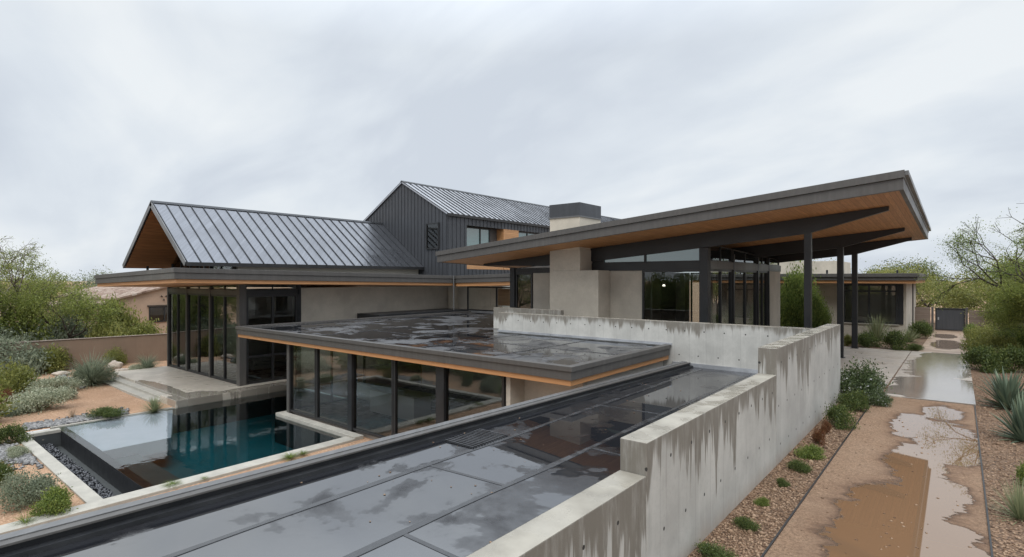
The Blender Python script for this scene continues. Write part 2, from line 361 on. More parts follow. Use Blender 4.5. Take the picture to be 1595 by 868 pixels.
# ------------------------------------------------------------------ mesh builder
class MB:
    def __init__(s): s.v = []; s.f = []; s.mi = []; s.mat = 0
    def face(s, pts):
        b = len(s.v); s.v += [tuple(p) for p in pts]; s.f.append(tuple(range(b, b + len(pts)))); s.mi.append(s.mat)
    def hexa(s, p):
        """p: 4 bottom corners counter-clockwise from above, then the 4 above them"""
        b = len(s.v); s.v += [tuple(q) for q in p]
        for f in ((3, 2, 1, 0), (4, 5, 6, 7), (0, 1, 5, 4), (1, 2, 6, 5), (2, 3, 7, 6), (3, 0, 4, 7)):
            s.f.append(tuple(b + i for i in f)); s.mi.append(s.mat)
        return s
    def box(s, x0, x1, y0, y1, z0, z1):
        x0, x1 = sorted((x0, x1)); y0, y1 = sorted((y0, y1)); z0, z1 = sorted((z0, z1))
        return s.hexa([(x0, y0, z0), (x1, y0, z0), (x1, y1, z0), (x0, y1, z0), (x0, y0, z1), (x1, y0, z1), (x1, y1, z1), (x0, y1, z1)])
    def prism(s, pts, ext):
        n = len(pts); b = len(s.v); e = Vector(ext)
        s.v += [tuple(p) for p in pts] + [tuple(Vector(p) + e) for p in pts]
        s.f.append(tuple(b + i for i in range(n))); s.f.append(tuple(b + n + i for i in reversed(range(n))))
        for i in range(n): j = (i + 1) % n; s.f.append((b + j, b + i, b + n + i, b + n + j))
        s.mi += [s.mat] * (n + 2); return s
    def tube(s, p0, p1, r0, r1, n=5):
        p0 = Vector(p0); p1 = Vector(p1); d = p1 - p0
        if d.length < 1e-6: return s
        d.normalize(); a = d.orthogonal().normalized(); c = d.cross(a); b = len(s.v)
        for p, r in ((p0, r0), (p1, r1)):
            for i in range(n):
                t = 2 * math.pi * i / n; s.v.append(tuple(p + (a * math.cos(t) + c * math.sin(t)) * r))
        for i in range(n):
            j = (i + 1) % n; s.f.append((b + i, b + j, b + n + j, b + n + i)); s.mi.append(s.mat)
        s.f.append(tuple(b + n + i for i in range(n))); s.mi.append(s.mat)
        s.f.append(tuple(b + i for i in reversed(range(n)))); s.mi.append(s.mat); return s
    def bounds(s):
        a = np.array(s.v); return a.min(0), a.max(0)
    def build(s, name, mats, parent=None, smooth=False, bevel=0, fix=True):
        if not isinstance(mats, (list, tuple)): mats = [mats]
        if parent is None:
            lo, hi = s.bounds(); o0 = Vector(((lo[0] + hi[0]) / 2, (lo[1] + hi[1]) / 2, lo[2]))
        else:
            q = parent; o0 = Vector((0, 0, 0))
            while q is not None: o0 += q.location; q = q.parent
        me = bpy.data.meshes.new(name); me.from_pydata([tuple(Vector(p) - o0) for p in s.v], [], s.f)
        for m in mats: me.materials.append(m)
        me.polygons.foreach_set('material_index', s.mi)
        if fix:
            import bmesh
            bm = bmesh.new(); bm.from_mesh(me); bmesh.ops.recalc_face_normals(bm, faces=bm.faces); bm.to_mesh(me); bm.free()
        if smooth: me.polygons.foreach_set('use_smooth', [True] * len(me.polygons))
        me.update(); o = bpy.data.objects.new(name, me); C.objects.link(o)
        if parent is None: o.location = o0
        else: o.parent = parent
        if bevel:
            b = o.modifiers.new('edge', 'BEVEL'); b.width = bevel; b.segments = 2; b.limit_method = 'ANGLE'; b.angle_limit = R(40)
        return o

def tag(o, label, cat, group=None):
    o['label'] = label; o['category'] = cat
    if group: o['group'] = group
    return o
def thing(name, label, cat, loc, group=None):
    o = bpy.data.objects.new(name, None); C.objects.link(o); o.location = loc
    return tag(o, label, cat, group)
def struct(o, kind='structure'): o['kind'] = kind; return o

# ------------------------------------------------------------------ world and light
S = bpy.context.scene
W = bpy.data.worlds.new('World'); S.world = W; W.use_nodes = True
SUN_EL, SUN_AZ = R(52), R(150)      # azimuth clockwise from +Y
def world():
    t = W.node_tree; t.nodes.clear(); N = t.nodes.new; lk = t.links.new
    out = N('ShaderNodeOutputWorld'); bg = N('ShaderNodeBackground'); bg.inputs[1].default_value = .1
    sky = N('ShaderNodeTexSky'); sky.sky_type = 'NISHITA'; sky.sun_disc = False
    sky.sun_elevation = SUN_EL; sky.sun_rotation = SUN_AZ; sky.dust_density = 3
    tc = N('ShaderNodeTexCoord'); sp = N('ShaderNodeSeparateXYZ'); lk(tc.outputs['Generated'], sp.inputs[0])
    def m(op, a, b=None, cl=False):
        nd = N('ShaderNodeMath'); nd.operation = op; nd.use_clamp = cl
        for i, v in enumerate((a, b)):
            if v is None: continue
            if isinstance(v, (int, float)): nd.inputs[i].default_value = v
            else: lk(v, nd.inputs[i])
        return nd.outputs[0]
    z = m('MAXIMUM', sp.outputs[2], 0.0)
    k = m('ADD', z, .40)
    cv = N('ShaderNodeCombineXYZ'); lk(m('DIVIDE', sp.outputs[0], k), cv.inputs[0]); lk(m('DIVIDE', sp.outputs[1], k), cv.inputs[1])
    def noise(scale, det, dist, off):
        mp = N('ShaderNodeMapping'); lk(cv.outputs[0], mp.inputs[0]); mp.inputs['Location'].default_value = off
        mp.inputs['Rotation'].default_value = (0, 0, R(35)); mp.inputs['Scale'].default_value = (.75, 1.25, 1)
        nn = N('ShaderNodeTexNoise'); lk(mp.outputs[0], nn.inputs['Vector']); nn.inputs['Scale'].default_value = scale
        nn.inputs['Detail'].default_value = det; nn.inputs['Roughness'].default_value = .5; nn.inputs['Distortion'].default_value = dist
        return nn.outputs[0]
    a = noise(1.5, 7, .5, (3.1, 1.7, 0)); b = noise(4.2, 7, .4, (7, 2, 0))
    f = m('ADD', m('MULTIPLY', a, .78), m('MULTIPLY', b, .22))
    cr = N('ShaderNodeValToRGB'); lk(f, cr.inputs[0]); e = cr.color_ramp.elements
    e[0].position = .385; e[0].color = (6.2, 6.75, 7.5, 1); e[1].position = .62; e[1].color = (8.3, 8.7, 9.0, 1)
    e.new(.5).color = (7.15, 7.7, 8.3, 1)
    # an overcast sky is brighter overhead than near the horizon
    up = m('ADD', 1.0, m('MULTIPLY', m('POWER', m('MULTIPLY', m('SUBTRACT', z, .38, True), 1.6), 1.1), 2.6))
    vm = N('ShaderNodeVectorMath'); vm.operation = 'SCALE'; lk(cr.outputs[0], vm.inputs[0]); lk(up, vm.inputs['Scale'])
    mx = N('ShaderNodeMix'); mx.data_type = 'RGBA'; mx.inputs[0].default_value = .96
    lk(sky.outputs[0], mx.inputs[6]); lk(vm.outputs[0], mx.inputs[7])
    lk(mx.outputs[2], bg.inputs[0]); lk(bg.outputs[0], out.inputs[0])
world()
sl = bpy.data.lights.new('sun', 'SUN'); sl.energy = 1.5; sl.angle = R(35); sl.color = (1, .97, .92)
so = bpy.data.objects.new('sun', sl); C.objects.link(so); so.location = (0, 0, 40)
d = Vector((math.sin(SUN_AZ) * math.cos(SUN_EL), math.cos(SUN_AZ) * math.cos(SUN_EL), math.sin(SUN_EL)))
so.rotation_euler = d.to_track_quat('Z', 'Y').to_euler()
cam = bpy.data.cameras.new('camera'); co = bpy.data.objects.new('camera', cam); C.objects.link(co)
co.location = (0, 0, EYE); co.rotation_euler = (R(90), 0, YAW); cam.sensor_width = 36; cam.lens = 36 * F / 1595
cam.clip_end = 3000; cam.clip_start = .05; S.camera = co
S.view_settings.view_transform = 'Standard'; S.view_settings.look = 'None'
S.view_settings.exposure = 0.06; S.view_settings.gamma = 1
S.render.engine = 'CYCLES'; S.cycles.max_bounces = 8; S.cycles.transparent_max_bounces = 24

# ------------------------------------------------------------------ ground
ZL = -2.62
def smooth(t, a, b):
    t = max(0, min(1, (t - a) / (b - a))); return t * t * (3 - 2 * t)
def ground_z(x, y):
    k = smooth(y, 31.5, 36)
    lo = -7.6 + k * (-20.); hi = -4.2 + k * (-12.)
    s = smooth(x, lo, hi); z = ZL * (1 - s)
    if x < -33.5 and (y < 10 or x < -44.5):                         # gentle mounds of the left garden
        e = min(smooth(-x, 33.5, 37), 1)
        z += e * (.10 * math.sin(x * .35 + 1) * math.cos(y * .42) + .06 * math.sin(x * .9 + y * .7)) - .02 * e
    if x < -58: z += min(3.0, (-58 - x) * .012)
    return z
def ground():
    xs = [-900, -500, -300, -180, -120, -95, -80, -70, -64] + [-60 + i for i in range(0, 29)] + [-31.1, -30.3, -28, -25.6, -22, -19.7, -19.05, -15, -12, -9, -8.3, -7.6, -6.8, -6, -5.1, -4.2, -3.2, 0, 4, 8, 14, 22, 34, 60, 120, 250, 600]
    ys = [-600, -250, -120, -60, -35, -20, -12, -6, -3, 0, 1.5, 3, 4.5, 4.9, 6.0, 8, 9, 10.8, 12, 13.2, 15, 17.6] + [18.6 + i for i in range(0, 20)] + [40, 44, 50, 56, 65, 80, 110, 160, 260, 450, 900]
    mb = MB(); nx, ny = len(xs), len(ys)
    mb.v = [(x, y, ground_z(x, y)) for y in ys for x in xs]
    for j in range(ny - 1):
        for i in range(nx - 1):
            cx, cy = (xs[i] + xs[i + 1]) / 2, (ys[j] + ys[j + 1]) / 2
            if -31.1 < cx < -19.7 and 4.9 < cy < 13.2: continue
            if -31.1 < cx < -25.6 and 4.9 < cy < 17.6: continue
            a = j * nx + i; mb.f.append((a, a + 1, a + nx + 1, a + nx)); mb.mi.append(0)
    struct(mb.build('ground', M['dg'], smooth=True, fix=False))
ground()
def sheet(name, pts, z, mat, th=0):
    mb = MB()
    if th: mb.prism([(x, y, z - th) for x, y in pts], (0, 0, th))
    else: mb.face([(x, y, z) for x, y in pts])
    return struct(mb.build(name, mat, bevel=.008 if th else 0))
sheet('gravel_bed', [(-3.03, -8), (14, -8), (14, 62), (-3.03, 62)], .006, M['mulch'])
sheet('gravel_bed', [(-22, 36.4), (-3.03, 36.4), (-3.03, 46), (-22, 46)], .008, M['mulch'])
sheet('gravel_path', [(-2.17, -8), (.33, -8), (.36, 22.4), (-2.17, 22.4)], .018, M['path'])
sheet('patio', [(-8.6, 20.7), (-3.0, 20.7), (-2.1, 22.42), (-2.06, 36.9), (-8.6, 36.9)], .045, M['pad'], .12)
sheet('walkway', [(-2.03, 22.42), (.40, 22.55), (.34, 37.0), (-2.03, 36.9)], .045, M['pad'], .12)
sheet('far_walkway', [(-1.75, 37.05), (.34, 37.05), (.33, 52.9), (-1.55, 52.9)], .03, M['pad_far'], .1)
def edging(label, pts):
    mb = MB()
    for (a, b) in zip(pts, pts[1:]):
        mb.box(min(a[0], b[0]) - .012, max(a[0], b[0]) + .012, a[1], b[1], -.05, .045)
    tag(mb.build('path_edging', M['steel']), label, 'edging', 'steel edging along the gravel path')
edging('thin dark steel edging between gravel path and bed by the concrete wall', [(-2.18, -8), (-2.18, 22.3)])
edging('thin dark steel edging on the far right side of the gravel path', [(.36, -8), (.36, 22.4)])

# loose stones over the near beds
def stones(name, pts, rmin, rmax, mat, flat=.6, seed=1, kind='stuff'):
    rg = np.random.default_rng(seed); n = len(pts)
    base = np.array([(1, 0, 0), (.5, .87, .1), (-.5, .87, -.1), (-1, 0, .1), (-.5, -.87, 0), (.5, -.87, .1), (0, 0, 1), (0, 0, -1), (.2, .1, .95)])
    fc = [(0, 1, 6), (1, 2, 6), (2, 3, 6), (3, 4, 6), (4, 5, 6), (5, 0, 6), (1, 0, 7), (2, 1, 7), (3, 2, 7), (4, 3, 7), (5, 4, 7), (0, 5, 7)]
    base = base[:8]; nv = 8
    sz = rg.uniform(rmin, rmax, n); th = rg.uniform(0, 6.283, n)
    J = base[None] * rg.uniform(.7, 1.25, (n, nv, 3)) * sz[:, None, None]; J[:, :, 2] *= flat
    c, s_ = np.cos(th)[:, None], np.sin(th)[:, None]
    V = np.stack([J[:, :, 0] * c - J[:, :, 1] * s_, J[:, :, 0] * s_ + J[:, :, 1] * c, J[:, :, 2]], 2) + np.array(pts)[:, None, :]
    fa = np.array(fc)[None] + (np.arange(n) * nv)[:, None, None]
    me = bpy.data.meshes.new(name); me.from_pydata(V.reshape(-1, 3).tolist(), [], fa.reshape(-1, 3).tolist())
    me.materials.append(mat); me.update(); o = bpy.data.objects.new(name, me); C.objects.link(o); o['kind'] = kind
    me.polygons.foreach_set('use_smooth', [True] * len(me.polygons))
    return o
def island_mat(name, cols, rough=.8):
    n = NT(name); n.pos(); k = len(cols) - 1
    n.bsdf(n.ramp(n._g.outputs['Random Per Island'], [(i / k, c) for i, c in enumerate(cols)]), rough); return n.m
M['chips'] = island_mat('gravel_chips', [(.08, .044, .025), (.20, .118, .068), (.34, .235, .155), (.15, .087, .05)])
M['river'] = island_mat('river_stones', [(.06, .06, .063), (.13, .128, .125), (.27, .26, .25), (.10, .095, .095)], .55)
M['black_pebbles'] = island_mat('black_pebbles', [(.012, .013, .016), (.035, .036, .042), (.075, .078, .085)], .25)
rg = np.random.default_rng(5)
pts = [(x, y, .012) for x, y in zip(rg.uniform(-3.0, -2.2, 9000), 5.5 + 15 * rg.uniform(0, 1, 9000) ** 1.3)]
pts += [(x, y, .012) for x, y in zip(rg.uniform(.4, 4.2, 22000), 7 + 22 * rg.uniform(0, 1, 22000) ** 1.4)]
pts += [(x, y, .02) for x, y in zip(rg.uniform(-2.15, .3, 260), rg.uniform(6, 22, 260))]
pts2 = [(x, y, .02) for x, y in zip(rg.uniform(.45, 4.0, 90), rg.uniform(7, 24, 90))] + [(x, y, .02) for x, y in zip(rg.uniform(-2.95, -2.3, 26), rg.uniform(6, 20, 26))]
stones('scattered_stones', pts2, .03, .075, M['chips'], .7, 15)
stones('loose_gravel', pts, .007, .030, M['chips'])

# ------------------------------------------------------------------ concrete garden walls on the right
def conc_wall(name, label, segs):
    """segs: (x0,x1,y0,y1,z0,z1,mat); steps of one cast wall"""
    x0 = min(s[0] for s in segs); y0 = min(s[2] for s in segs)
    t = thing(name, label, 'wall', ((segs[0][0] + segs[0][1]) / 2, (segs[0][2] + segs[0][3]) / 2, 0), 'board marked concrete walls')
    for s in segs:
        MB().box(*s[:6]).build('wall_section', s[6], t, bevel=.012)
    return t
conc_wall('concrete_wall', 'long stepped rain-streaked concrete wall running beside the gravel path',
          [(-3.40, -3.03, -5, 6.352, -.2, 1.53, M['wall_low']), (-3.402, -3.028, 6.36, 12.62, -.2, 1.94, M['wall_mid']),
           (-3.405, -3.025, 12.625, 20.70, -.2, 2.50, M['wall_high'])])
w = conc_wall('concrete_wall', 'pale straight concrete wall with tie holes closing the far end of the wet roof',
          [(-17.5, -3.41, 20.33, 20.68, -.2, 2.33, M['wall_back'])])
MB().box(-8.60, -3.42, 20.27, 20.325, .66, .80).build('flashing', M['flash'], w)
MB().box(-17.5, -8.62, 20.27, 20.325, 1.40, 1.50).build('flashing', M['flash'], w)
conc_wall('concrete_wall', 'short low concrete wall stub before the stucco chimney base', [(-19.2, -14.9, 21.9, 22.2, -.2, 2.47, M['wall_back'])])

# ------------------------------------------------------------------ foreground wing (wet flat roof)
fw = thing('flat_roofed_wing', 'nearest low building wing under the wet black membrane roof', 'building', (-6, 8, ZL))
xa, ya, xb, yb = -9.45, -6.0, -8.16, 20.25            # outer line of the parapet, slightly off square
def px_(y, off=0): return xa + (xb - xa) * (y - ya) / (yb - ya) + off
MB().hexa([(px_(ya, .06), ya, ZL - .3), (-3.42, ya, ZL - .3), (-3.42, yb, ZL - .3), (px_(yb, .06), yb, ZL - .3),
           (px_(ya, .06), ya, .60), (-3.42, ya, .60), (-3.42, yb, .60), (px_(yb, .06), yb, .60)]).build('wall', M['stucco'], fw)
MB().hexa([(px_(ya, .3), ya, .605), (-3.41, ya, .605), (-3.41, yb, .605), (px_(yb, .3), yb, .605),
           (px_(ya, .3), ya, .66), (-3.41, ya, .66), (-3.41, yb, .66), (px_(yb, .3), yb, .66)]).build('roof', M['membrane'], fw)
def strip(y0, y1, o0, o1, z0, z1, name, mat, bev=0):
    return MB().hexa([(px_(y0, o0), y0, z0), (px_(y0, o1), y0, z0), (px_(y1, o1), y1, z0), (px_(y1, o0), y1, z0),
               (px_(y0, o0), y0, z1), (px_(y0, o1), y0, z1), (px_(y1, o1), y1, z1), (px_(y1, o0), y1, z1)]).build(name, mat, fw, bevel=bev)
strip(ya, yb, .02, .26, .40, .815, 'parapet', M['steel'])
cap = strip(ya, yb, -.03, .15, .82, .85, 'parapet_cap', M['fascia_light'], .006)
strip(ya, yb, .155, .30, .80, .835, 'parapet_cap', M['fascia'], .006)
strip(ya, yb, .262, .40, .64, .72, 'cant_strip', M['steel'])
for x in (-7.35, -5.65):
    mb = MB(); k = 0
    ys_ = np.linspace(-5.5, 20.0, 40)
    for a, b in zip(ys_, ys_[1:]):
        wa = .055 + .015 * math.sin(a * 1.7 + x); wb = .055 + .015 * math.sin(b * 1.7 + x); o = .015 * math.sin(a * .9); o2 = .015 * math.sin(b * .9)
        mb.hexa([(x - wa + o, a, .655), (x + wa + o, a, .655), (x + wb + o2, b, .655), (x - wb + o2, b, .655),
                 (x - wa + o, a, .668), (x + wa + o, a, .668), (x + wb + o2, b, .668), (x - wb + o2, b, .668)])
    mb.build('roof_seam', M['seam_tape'], fw)
for (x0, x1, y, sk) in ((-7.3, -5.7, 6.6, .12), (-5.6, -3.42, 9.3, -.1), (-7.3, -5.7, 12.6, .1), (-5.6, -3.42, 4.6, 0.), (-5.6, -3.42, 15.2, 0.), (-8.2, -7.4, 15.9, 0)):
    MB().hexa([(x0, y, .655), (x1, y + sk, .655), (x1, y + sk + .07, .655), (x0, y + .07, .655), (x0, y, .666), (x1, y + sk, .666), (x1, y + sk + .07, .666), (x0, y + .07, .666)]).build('roof_seam', M['seam_tape'], fw)
# ribbed drain mat
g = at(735, 688, .66); mb = MB()
dm = thing('drain_mat', 'small dark ribbed drain mat lying on the wet roof', 'drain mat', (g.x, g.y, .66))
mb.box(g.x - .45, g.x + .35, g.y - .35, g.y + .75, .665, .675); mb.build('mat_base', M['steel'], dm)
mb = MB()
for i in range(13): mb.box(g.x - .45, g.x + .35, g.y - .33 + i * .085, g.y - .30 + i * .085, .672, .698)
mb.build('ribs', M['seam_tape'], dm)
def leaf_litter():
    rg = np.random.default_rng(11); p = [(x, y, .668) for x, y in zip(rg.uniform(-8.6, -3.6, 90), rg.uniform(4, 19, 90))]
    stones('leaf_litter', p, .008, .028, M['chips'], .25, 3)
leaf_litter()

# ------------------------------------------------------------------ window helper
def window(parent, plane, c, a0, a1, z0, z1, mull=(), trans=(), fw_=.07, dep=.12, glassm='glass', out=1, name='window', pane=True, ztop=None, frame='frame'):
    """plane 'x': wall lies at x=c and a runs along y; plane 'y': wall at y=c, a runs along x. ztop(a) lets the head slope."""
    zt = ztop if ztop else (lambda a: z1)
    def bx(mb, a, b, za, zb, d0, d1, za2=None, zb2=None):
        za2 = za if za2 is None else za2; zb2 = zb if zb2 is None else zb2
        if plane == 'y': mb.hexa([(a, c + d0, za), (b, c + d0, za2), (b, c + d1, za2), (a, c + d1, za), (a, c + d0, zb), (b, c + d0, zb2), (b, c + d1, zb2), (a, c + d1, zb)])
        else: mb.hexa([(c + d0, a, za), (c + d0, b, za2), (c + d1, b, za2), (c + d1, a, za), (c + d0, a, zb), (c + d0, b, zb2), (c + d1, b, zb2), (c + d1, a, zb)])
    mb = MB(); f2 = fw_ / 2
    bx(mb, a0, a0 + fw_, z0, zt(a0), -dep / 2, dep / 2); bx(mb, a1 - fw_, a1, z0, zt(a1), -dep / 2, dep / 2)
    bx(mb, a0 + fw_, a1 - fw_, z0, z0 + fw_, -dep / 2 + .003, dep / 2 - .003)
    bx(mb, a0 + fw_, a1 - fw_, zt(a0) - fw_, zt(a0), -dep / 2 + .003, dep / 2 - .003, zt(a1) - fw_, zt(a1))
    for q in mull: bx(mb, q - f2, q + f2, z0 + fw_, zt(q) - fw_ + .01, -dep / 2 + .006, dep / 2 - .006)
    for q in trans: bx(mb, a0 + fw_, a1 - fw_, q - f2, q + f2, -dep / 2 + .01, dep / 2 - .01)
    w = mb.build(name, M[frame], parent)
    g = MB(); bx(g, a0 + .02, a1 - .02, z0 + .02, zt(a0) - .02, -.008, .008, z0 + .02, zt(a1) - .02)
    # single sheet of glass in the middle of the frame
    g = MB()
    if plane == 'y': g.face([(a0 + .03, c, z0 + .03), (a1 - .03, c, z0 + .03), (a1 - .03, c, zt(a1) - .03), (a0 + .03, c, zt(a0) - .03)])
    else: g.face([(c, a0 + .03, z0 + .03), (c, a1 - .03, z0 + .03), (c, a1 - .03, zt(a1) - .03), (c, a0 + .03, zt(a0) - .03)])
    g.build('pane', M[glassm], w, fix=False)
    return w

# ------------------------------------------------------------------ middle glass room under the slab roof
gr = thing('glass_room', 'poolside glass room under the flat roof slab with orange timber edge', 'building', (-18, 18, ZL))
SX0, SX1, SY0, SY1 = -29.9, -8.68, 13.30, 31.2
MB().box(SX0 + .05, SX1 - .05, SY0 + .05, 20.25, 1.13, 1.36).box(SX0 + .05, -17.6, 20.25, SY1, 1.13, 1.36).build('roof', M['membrane_far'], gr)
mb = MB()
def rim(mb, off, w, z0, z1):
    x0, x1, y0 = SX0 - off, SX1 + off, SY0 - off
    mb.box(x0, x1, y0, y0 + w, z0, z1); mb.box(x1 - w, x1, y0 + w, 20.24, z0, z1); mb.box(x0, x0 + w, y0 + w, SY1, z0, z1)
rim(mb, .0, .2, 1.04, 1.30); mb.build('fascia', M['fascia'], gr, bevel=.008)
mb = MB(); rim(mb, .05, .26, 1.305, 1.45); mb.build('roof_edge_cap', M['fascia'], gr, bevel=.008)
mb = MB(); rim(mb, -.05, .15, .875, 1.035); mb.build('timber_edge', M['trim'], gr)
mb = MB(); rim(mb, -.2, .10, .875, .98)
MB().box(SX0 + .2, SX1 - .2, SY0 + .2, 20.2, .98, 1.12).build('soffit', M['soffit'], gr)
for x in (-26.5, -23, -19.5, -16, -12.3):
    MB().box(x - .05, x + .05, SY0 + .3, 20.2, 1.355, 1.372).build('roof_seam', M['seam_tape'], gr)
for y in (17.0,):
    MB().box(SX0 + .3, SX1 - .3, y - .05, y + .05, 1.354, 1.369).build('roof_seam', M['seam_tape'], gr)
GZ0, GZ1, GY = -2.42, .97, 13.72
posts = [-25.15, -22.75, -20.05, -17.2, -14.5, -11.5]
for a, b in zip(posts, posts[1:]):
    window(gr, 'y', GY, a + .02, b - .02, GZ0, GZ1, fw_=.09, dep=.14, glassm='glass_green')
for x, w_ in ((-25.15, .2), (-20.05, .3), (-14.5, .42)):
    MB().box(x - w_ / 2, x + w_ / 2, GY - .12, GY + .16, GZ0 - .1, GZ1).build('post', M['fascia' if w_ < .25 else 'steel'], gr)
MB().box(-11.48, -9.0, GY + .75, GY + 1.0, ZL - .1, .97).box(-11.48, -11.3, GY, GY + .749, ZL - .1, .97).build('wall', M['stucco'], gr)
MB().box(-25.2, -9.0, GY + .1, 22.2, GZ0 - .2, GZ0 + .02).build('floor', M['floor_in'], gr)
MB().box(-25.2, -9.0, 22.2, 22.4, GZ0, .97).build('wall', M['ceil_in'], gr)
MB().box(-9.2, -9.0, GY + 1.001, 22.2, GZ0, .97).build('wall', M['ceil_in'], gr)
window(gr, 'x', -25.15, 13.95, 22.0, GZ0, GZ1, (16.0, 18.0, 20.0), fw_=.08, glassm='glass_green')
mb = MB().box(-25.55, -19.06, 13.2, 13.6, -2.75, GZ0 - .05).box(-25.55, -25.2, 13.6, 17.6, -2.75, GZ0 - .05)
mb.build('ledge', M['pale'], gr, bevel=.01)
# furniture in the room
isl = thing('kitchen_island', 'pale box kitchen island inside the poolside glass room', 'kitchen island', (-20.2, 16.3, GZ0 + .02))
MB().box(-21.8, -18.6, 15.9, 16.9, GZ0 + .10, GZ0 + 1.12).build('cabinet', M['white'], isl, bevel=.01)
MB().box(-21.86, -18.54, 15.84, 16.96, GZ0 + 1.125, GZ0 + 1.18).build('worktop', M['cream'], isl, bevel=.006)
MB().box(-21.7, -18.7, 16.0, 16.8, GZ0 + .02, GZ0 + .10).build('plinth', M['dark_in'], isl)
def sofa(x, y, z, wd, label, rot=0):
    t = thing('sofa', label, 'sofa', (x, y, z), 'sofas seen through the glass')
    def b(n, x0, x1, y0, y1, z0, z1, bev=.05, m='fabric'):
        o = MB().box(x + x0, x + x1, y + y0, y + y1, z + z0, z + z1).build(n, M[m], t, bevel=bev); o.modifiers['edge'].segments = 4
    b('base', -wd / 2, wd / 2, -.45, .45, .12, .42); b('backrest', -wd / 2 + .2, wd / 2 - .2, .2, .45, .43, .92)
    b('armrest', -wd / 2, -wd / 2 + .19, -.45, .45, .43, .68); b('armrest', wd / 2 - .19, wd / 2, -.45, .45, .43, .68)
    for s in (-1, 1):
        b('cushion', s * (wd / 4 - .1) - wd / 4 + .12, s * (wd / 4 - .1) + wd / 4 - .12, -.44, .19, .43, .58)
        for q in (-1, 1):
            MB().box(x + s * (wd / 2 - .1) - .03, x + s * (wd / 2 - .1) + .03, y + q * .35 - .03, y + q * .35 + .03, z, z + .12).build('leg', M['dark_in'], t)
    if rot: t.rotation_euler.z = rot
    return t
sofa(-23.6, 17.5, GZ0 + .02, 2.2, 'off-white sofa inside the poolside glass room beside its left corner post', R(180))
mb = MB().box(-32.4, SX0 - .01, 22.6, 31.2, .8, 1.56); 
MB().box(-32.4, SX0 - .06, 22.6, 31.2, 1.0, 1.58).build('roof_curb', M['steel'], gr)

# ------------------------------------------------------------------ left pavilion: flat canopy, glazed corner, gable roof above
lp = thing('gabled_pavilion', 'left glazed pavilion with wide flat canopy and steep standing seam gable roof', 'building', (-38, 20, ZL))
CX0, CX1, CY0, CY1 = -43.7, -30.2, 10.4, 30.2
def Zc(x, y, dz=0): return 4.54 + .0235 * (x + 30.2) - .0165 * (y - 10.4) + dz
def slab(mb, f, x0, x1, y0, y1, d0, d1):
    mb.hexa([(x0, y0, f(x0, y0, d0)), (x1, y0, f(x1, y0, d0)), (x1, y1, f(x1, y1, d0)), (x0, y1, f(x0, y1, d0)),
             (x0, y0, f(x0, y0, d1)), (x1, y0, f(x1, y0, d1)), (x1, y1, f(x1, y1, d1)), (x0, y1, f(x0, y1, d1))]); return mb
slab(MB(), Zc, CX0 - .04, CX1 + .04, CY0 - .04, CY1, -.24, 0).build('canopy_cap', M['fascia'], lp, bevel=.01)
slab(MB(), Zc, CX0 + .01, CX1 - .01, CY0 + .01, CY1, -.56, -.245).build('canopy_fascia', M['fascia'], lp, bevel=.01)
slab(MB(), Zc, CX0 + .10, CX1 - .10, CY0 + .10, CY1, -.76, -.565).build('canopy_timber_edge', M['trim'], lp)
# return of the canopy in front of the link
slab(MB(), Zc, CX1 + .045, -20.2, CY1 - .35, CY1 + 2.4, -.24, 0).build('canopy_cap', M['fascia'], lp, bevel=.01)
slab(MB(), Zc, CX1 + .045, -20.2, CY1 - .30, CY1 + 2.4, -.56, -.245).build('canopy_fascia', M['fascia'], lp, bevel=.01)
slab(MB(), Zc, CX1 + .045, -20.2, CY1 - .2, CY1 + 2.4, -.82, -.565).build('canopy_timber_edge', M['trim'], lp)
# downpipe in the inner corner
dp = MB().tube((-30.12, 29.72, 4.2), (-30.12, 29.72, 1.4), .05, .05, 8)
dp.build('downpipe', M['fascia_light'], lp, smooth=False)
FZ = -2.25; GX = -32.5; GYL = 14.75; HEAD = 3.02
def zs_y(x): return Zc(x, GYL) - .77
# south glass wall: bottom doors, heavy beam at the head, clerestory strip over it
xs_ = [-43.75, -41.0, -40.35, -37.5, -34.9, -32.62]
xs_ = [-43.75, -40.4, -36.7, -32.75]
for i, (a, b) in enumerate(zip(xs_, xs_[1:])):
    window(lp, 'y', GYL, a + .04, b - .04, FZ, HEAD, ((a + b) / 2,), fw_=.13, dep=.16, glassm='glass_door')
    window(lp, 'y', GYL, a + .04, b - .04, 3.30, 3.45, ((a + b) / 2,), fw_=.04, dep=.1, ztop=lambda q: zs_y(q))
for x in xs_[:-1]: MB().box(x - .08, x + .10, GYL - .12, GYL + .12, FZ, 3.45).build('post', M['fascia'], lp)
MB().box(-32.75, -32.35, GYL - .2, GYL + .2, FZ, 3.72).build('corner_post', M['fascia'], lp, bevel=.01)
MB().box(-43.8, -32.76, GYL - .1, GYL + .1, HEAD + .003, 3.297).build('head_beam', M['fascia'], lp)
# east glass
window(lp, 'x', GX, 14.97, 18.2, FZ, HEAD, (16.6,), (.0 - .65,), fw_=.13, dep=.16)
window(lp, 'x', GX, 14.97, 18.2, 3.30, 3.62, (16.6,), fw_=.04, dep=.1)
MB().box(GX - .1, GX + .1, 14.97, 18.3, HEAD + .003, 3.297).build('head_beam', M['steel'], lp)
MB().box(GX - .1, GX + .1, 18.21, 18.42, FZ, 3.66).build('post', M['steel'], lp)
MB().box(GX - .25, GX, 18.43, 31.8, ZL - .1, 3.40).build('wall', M['stucco'], lp)
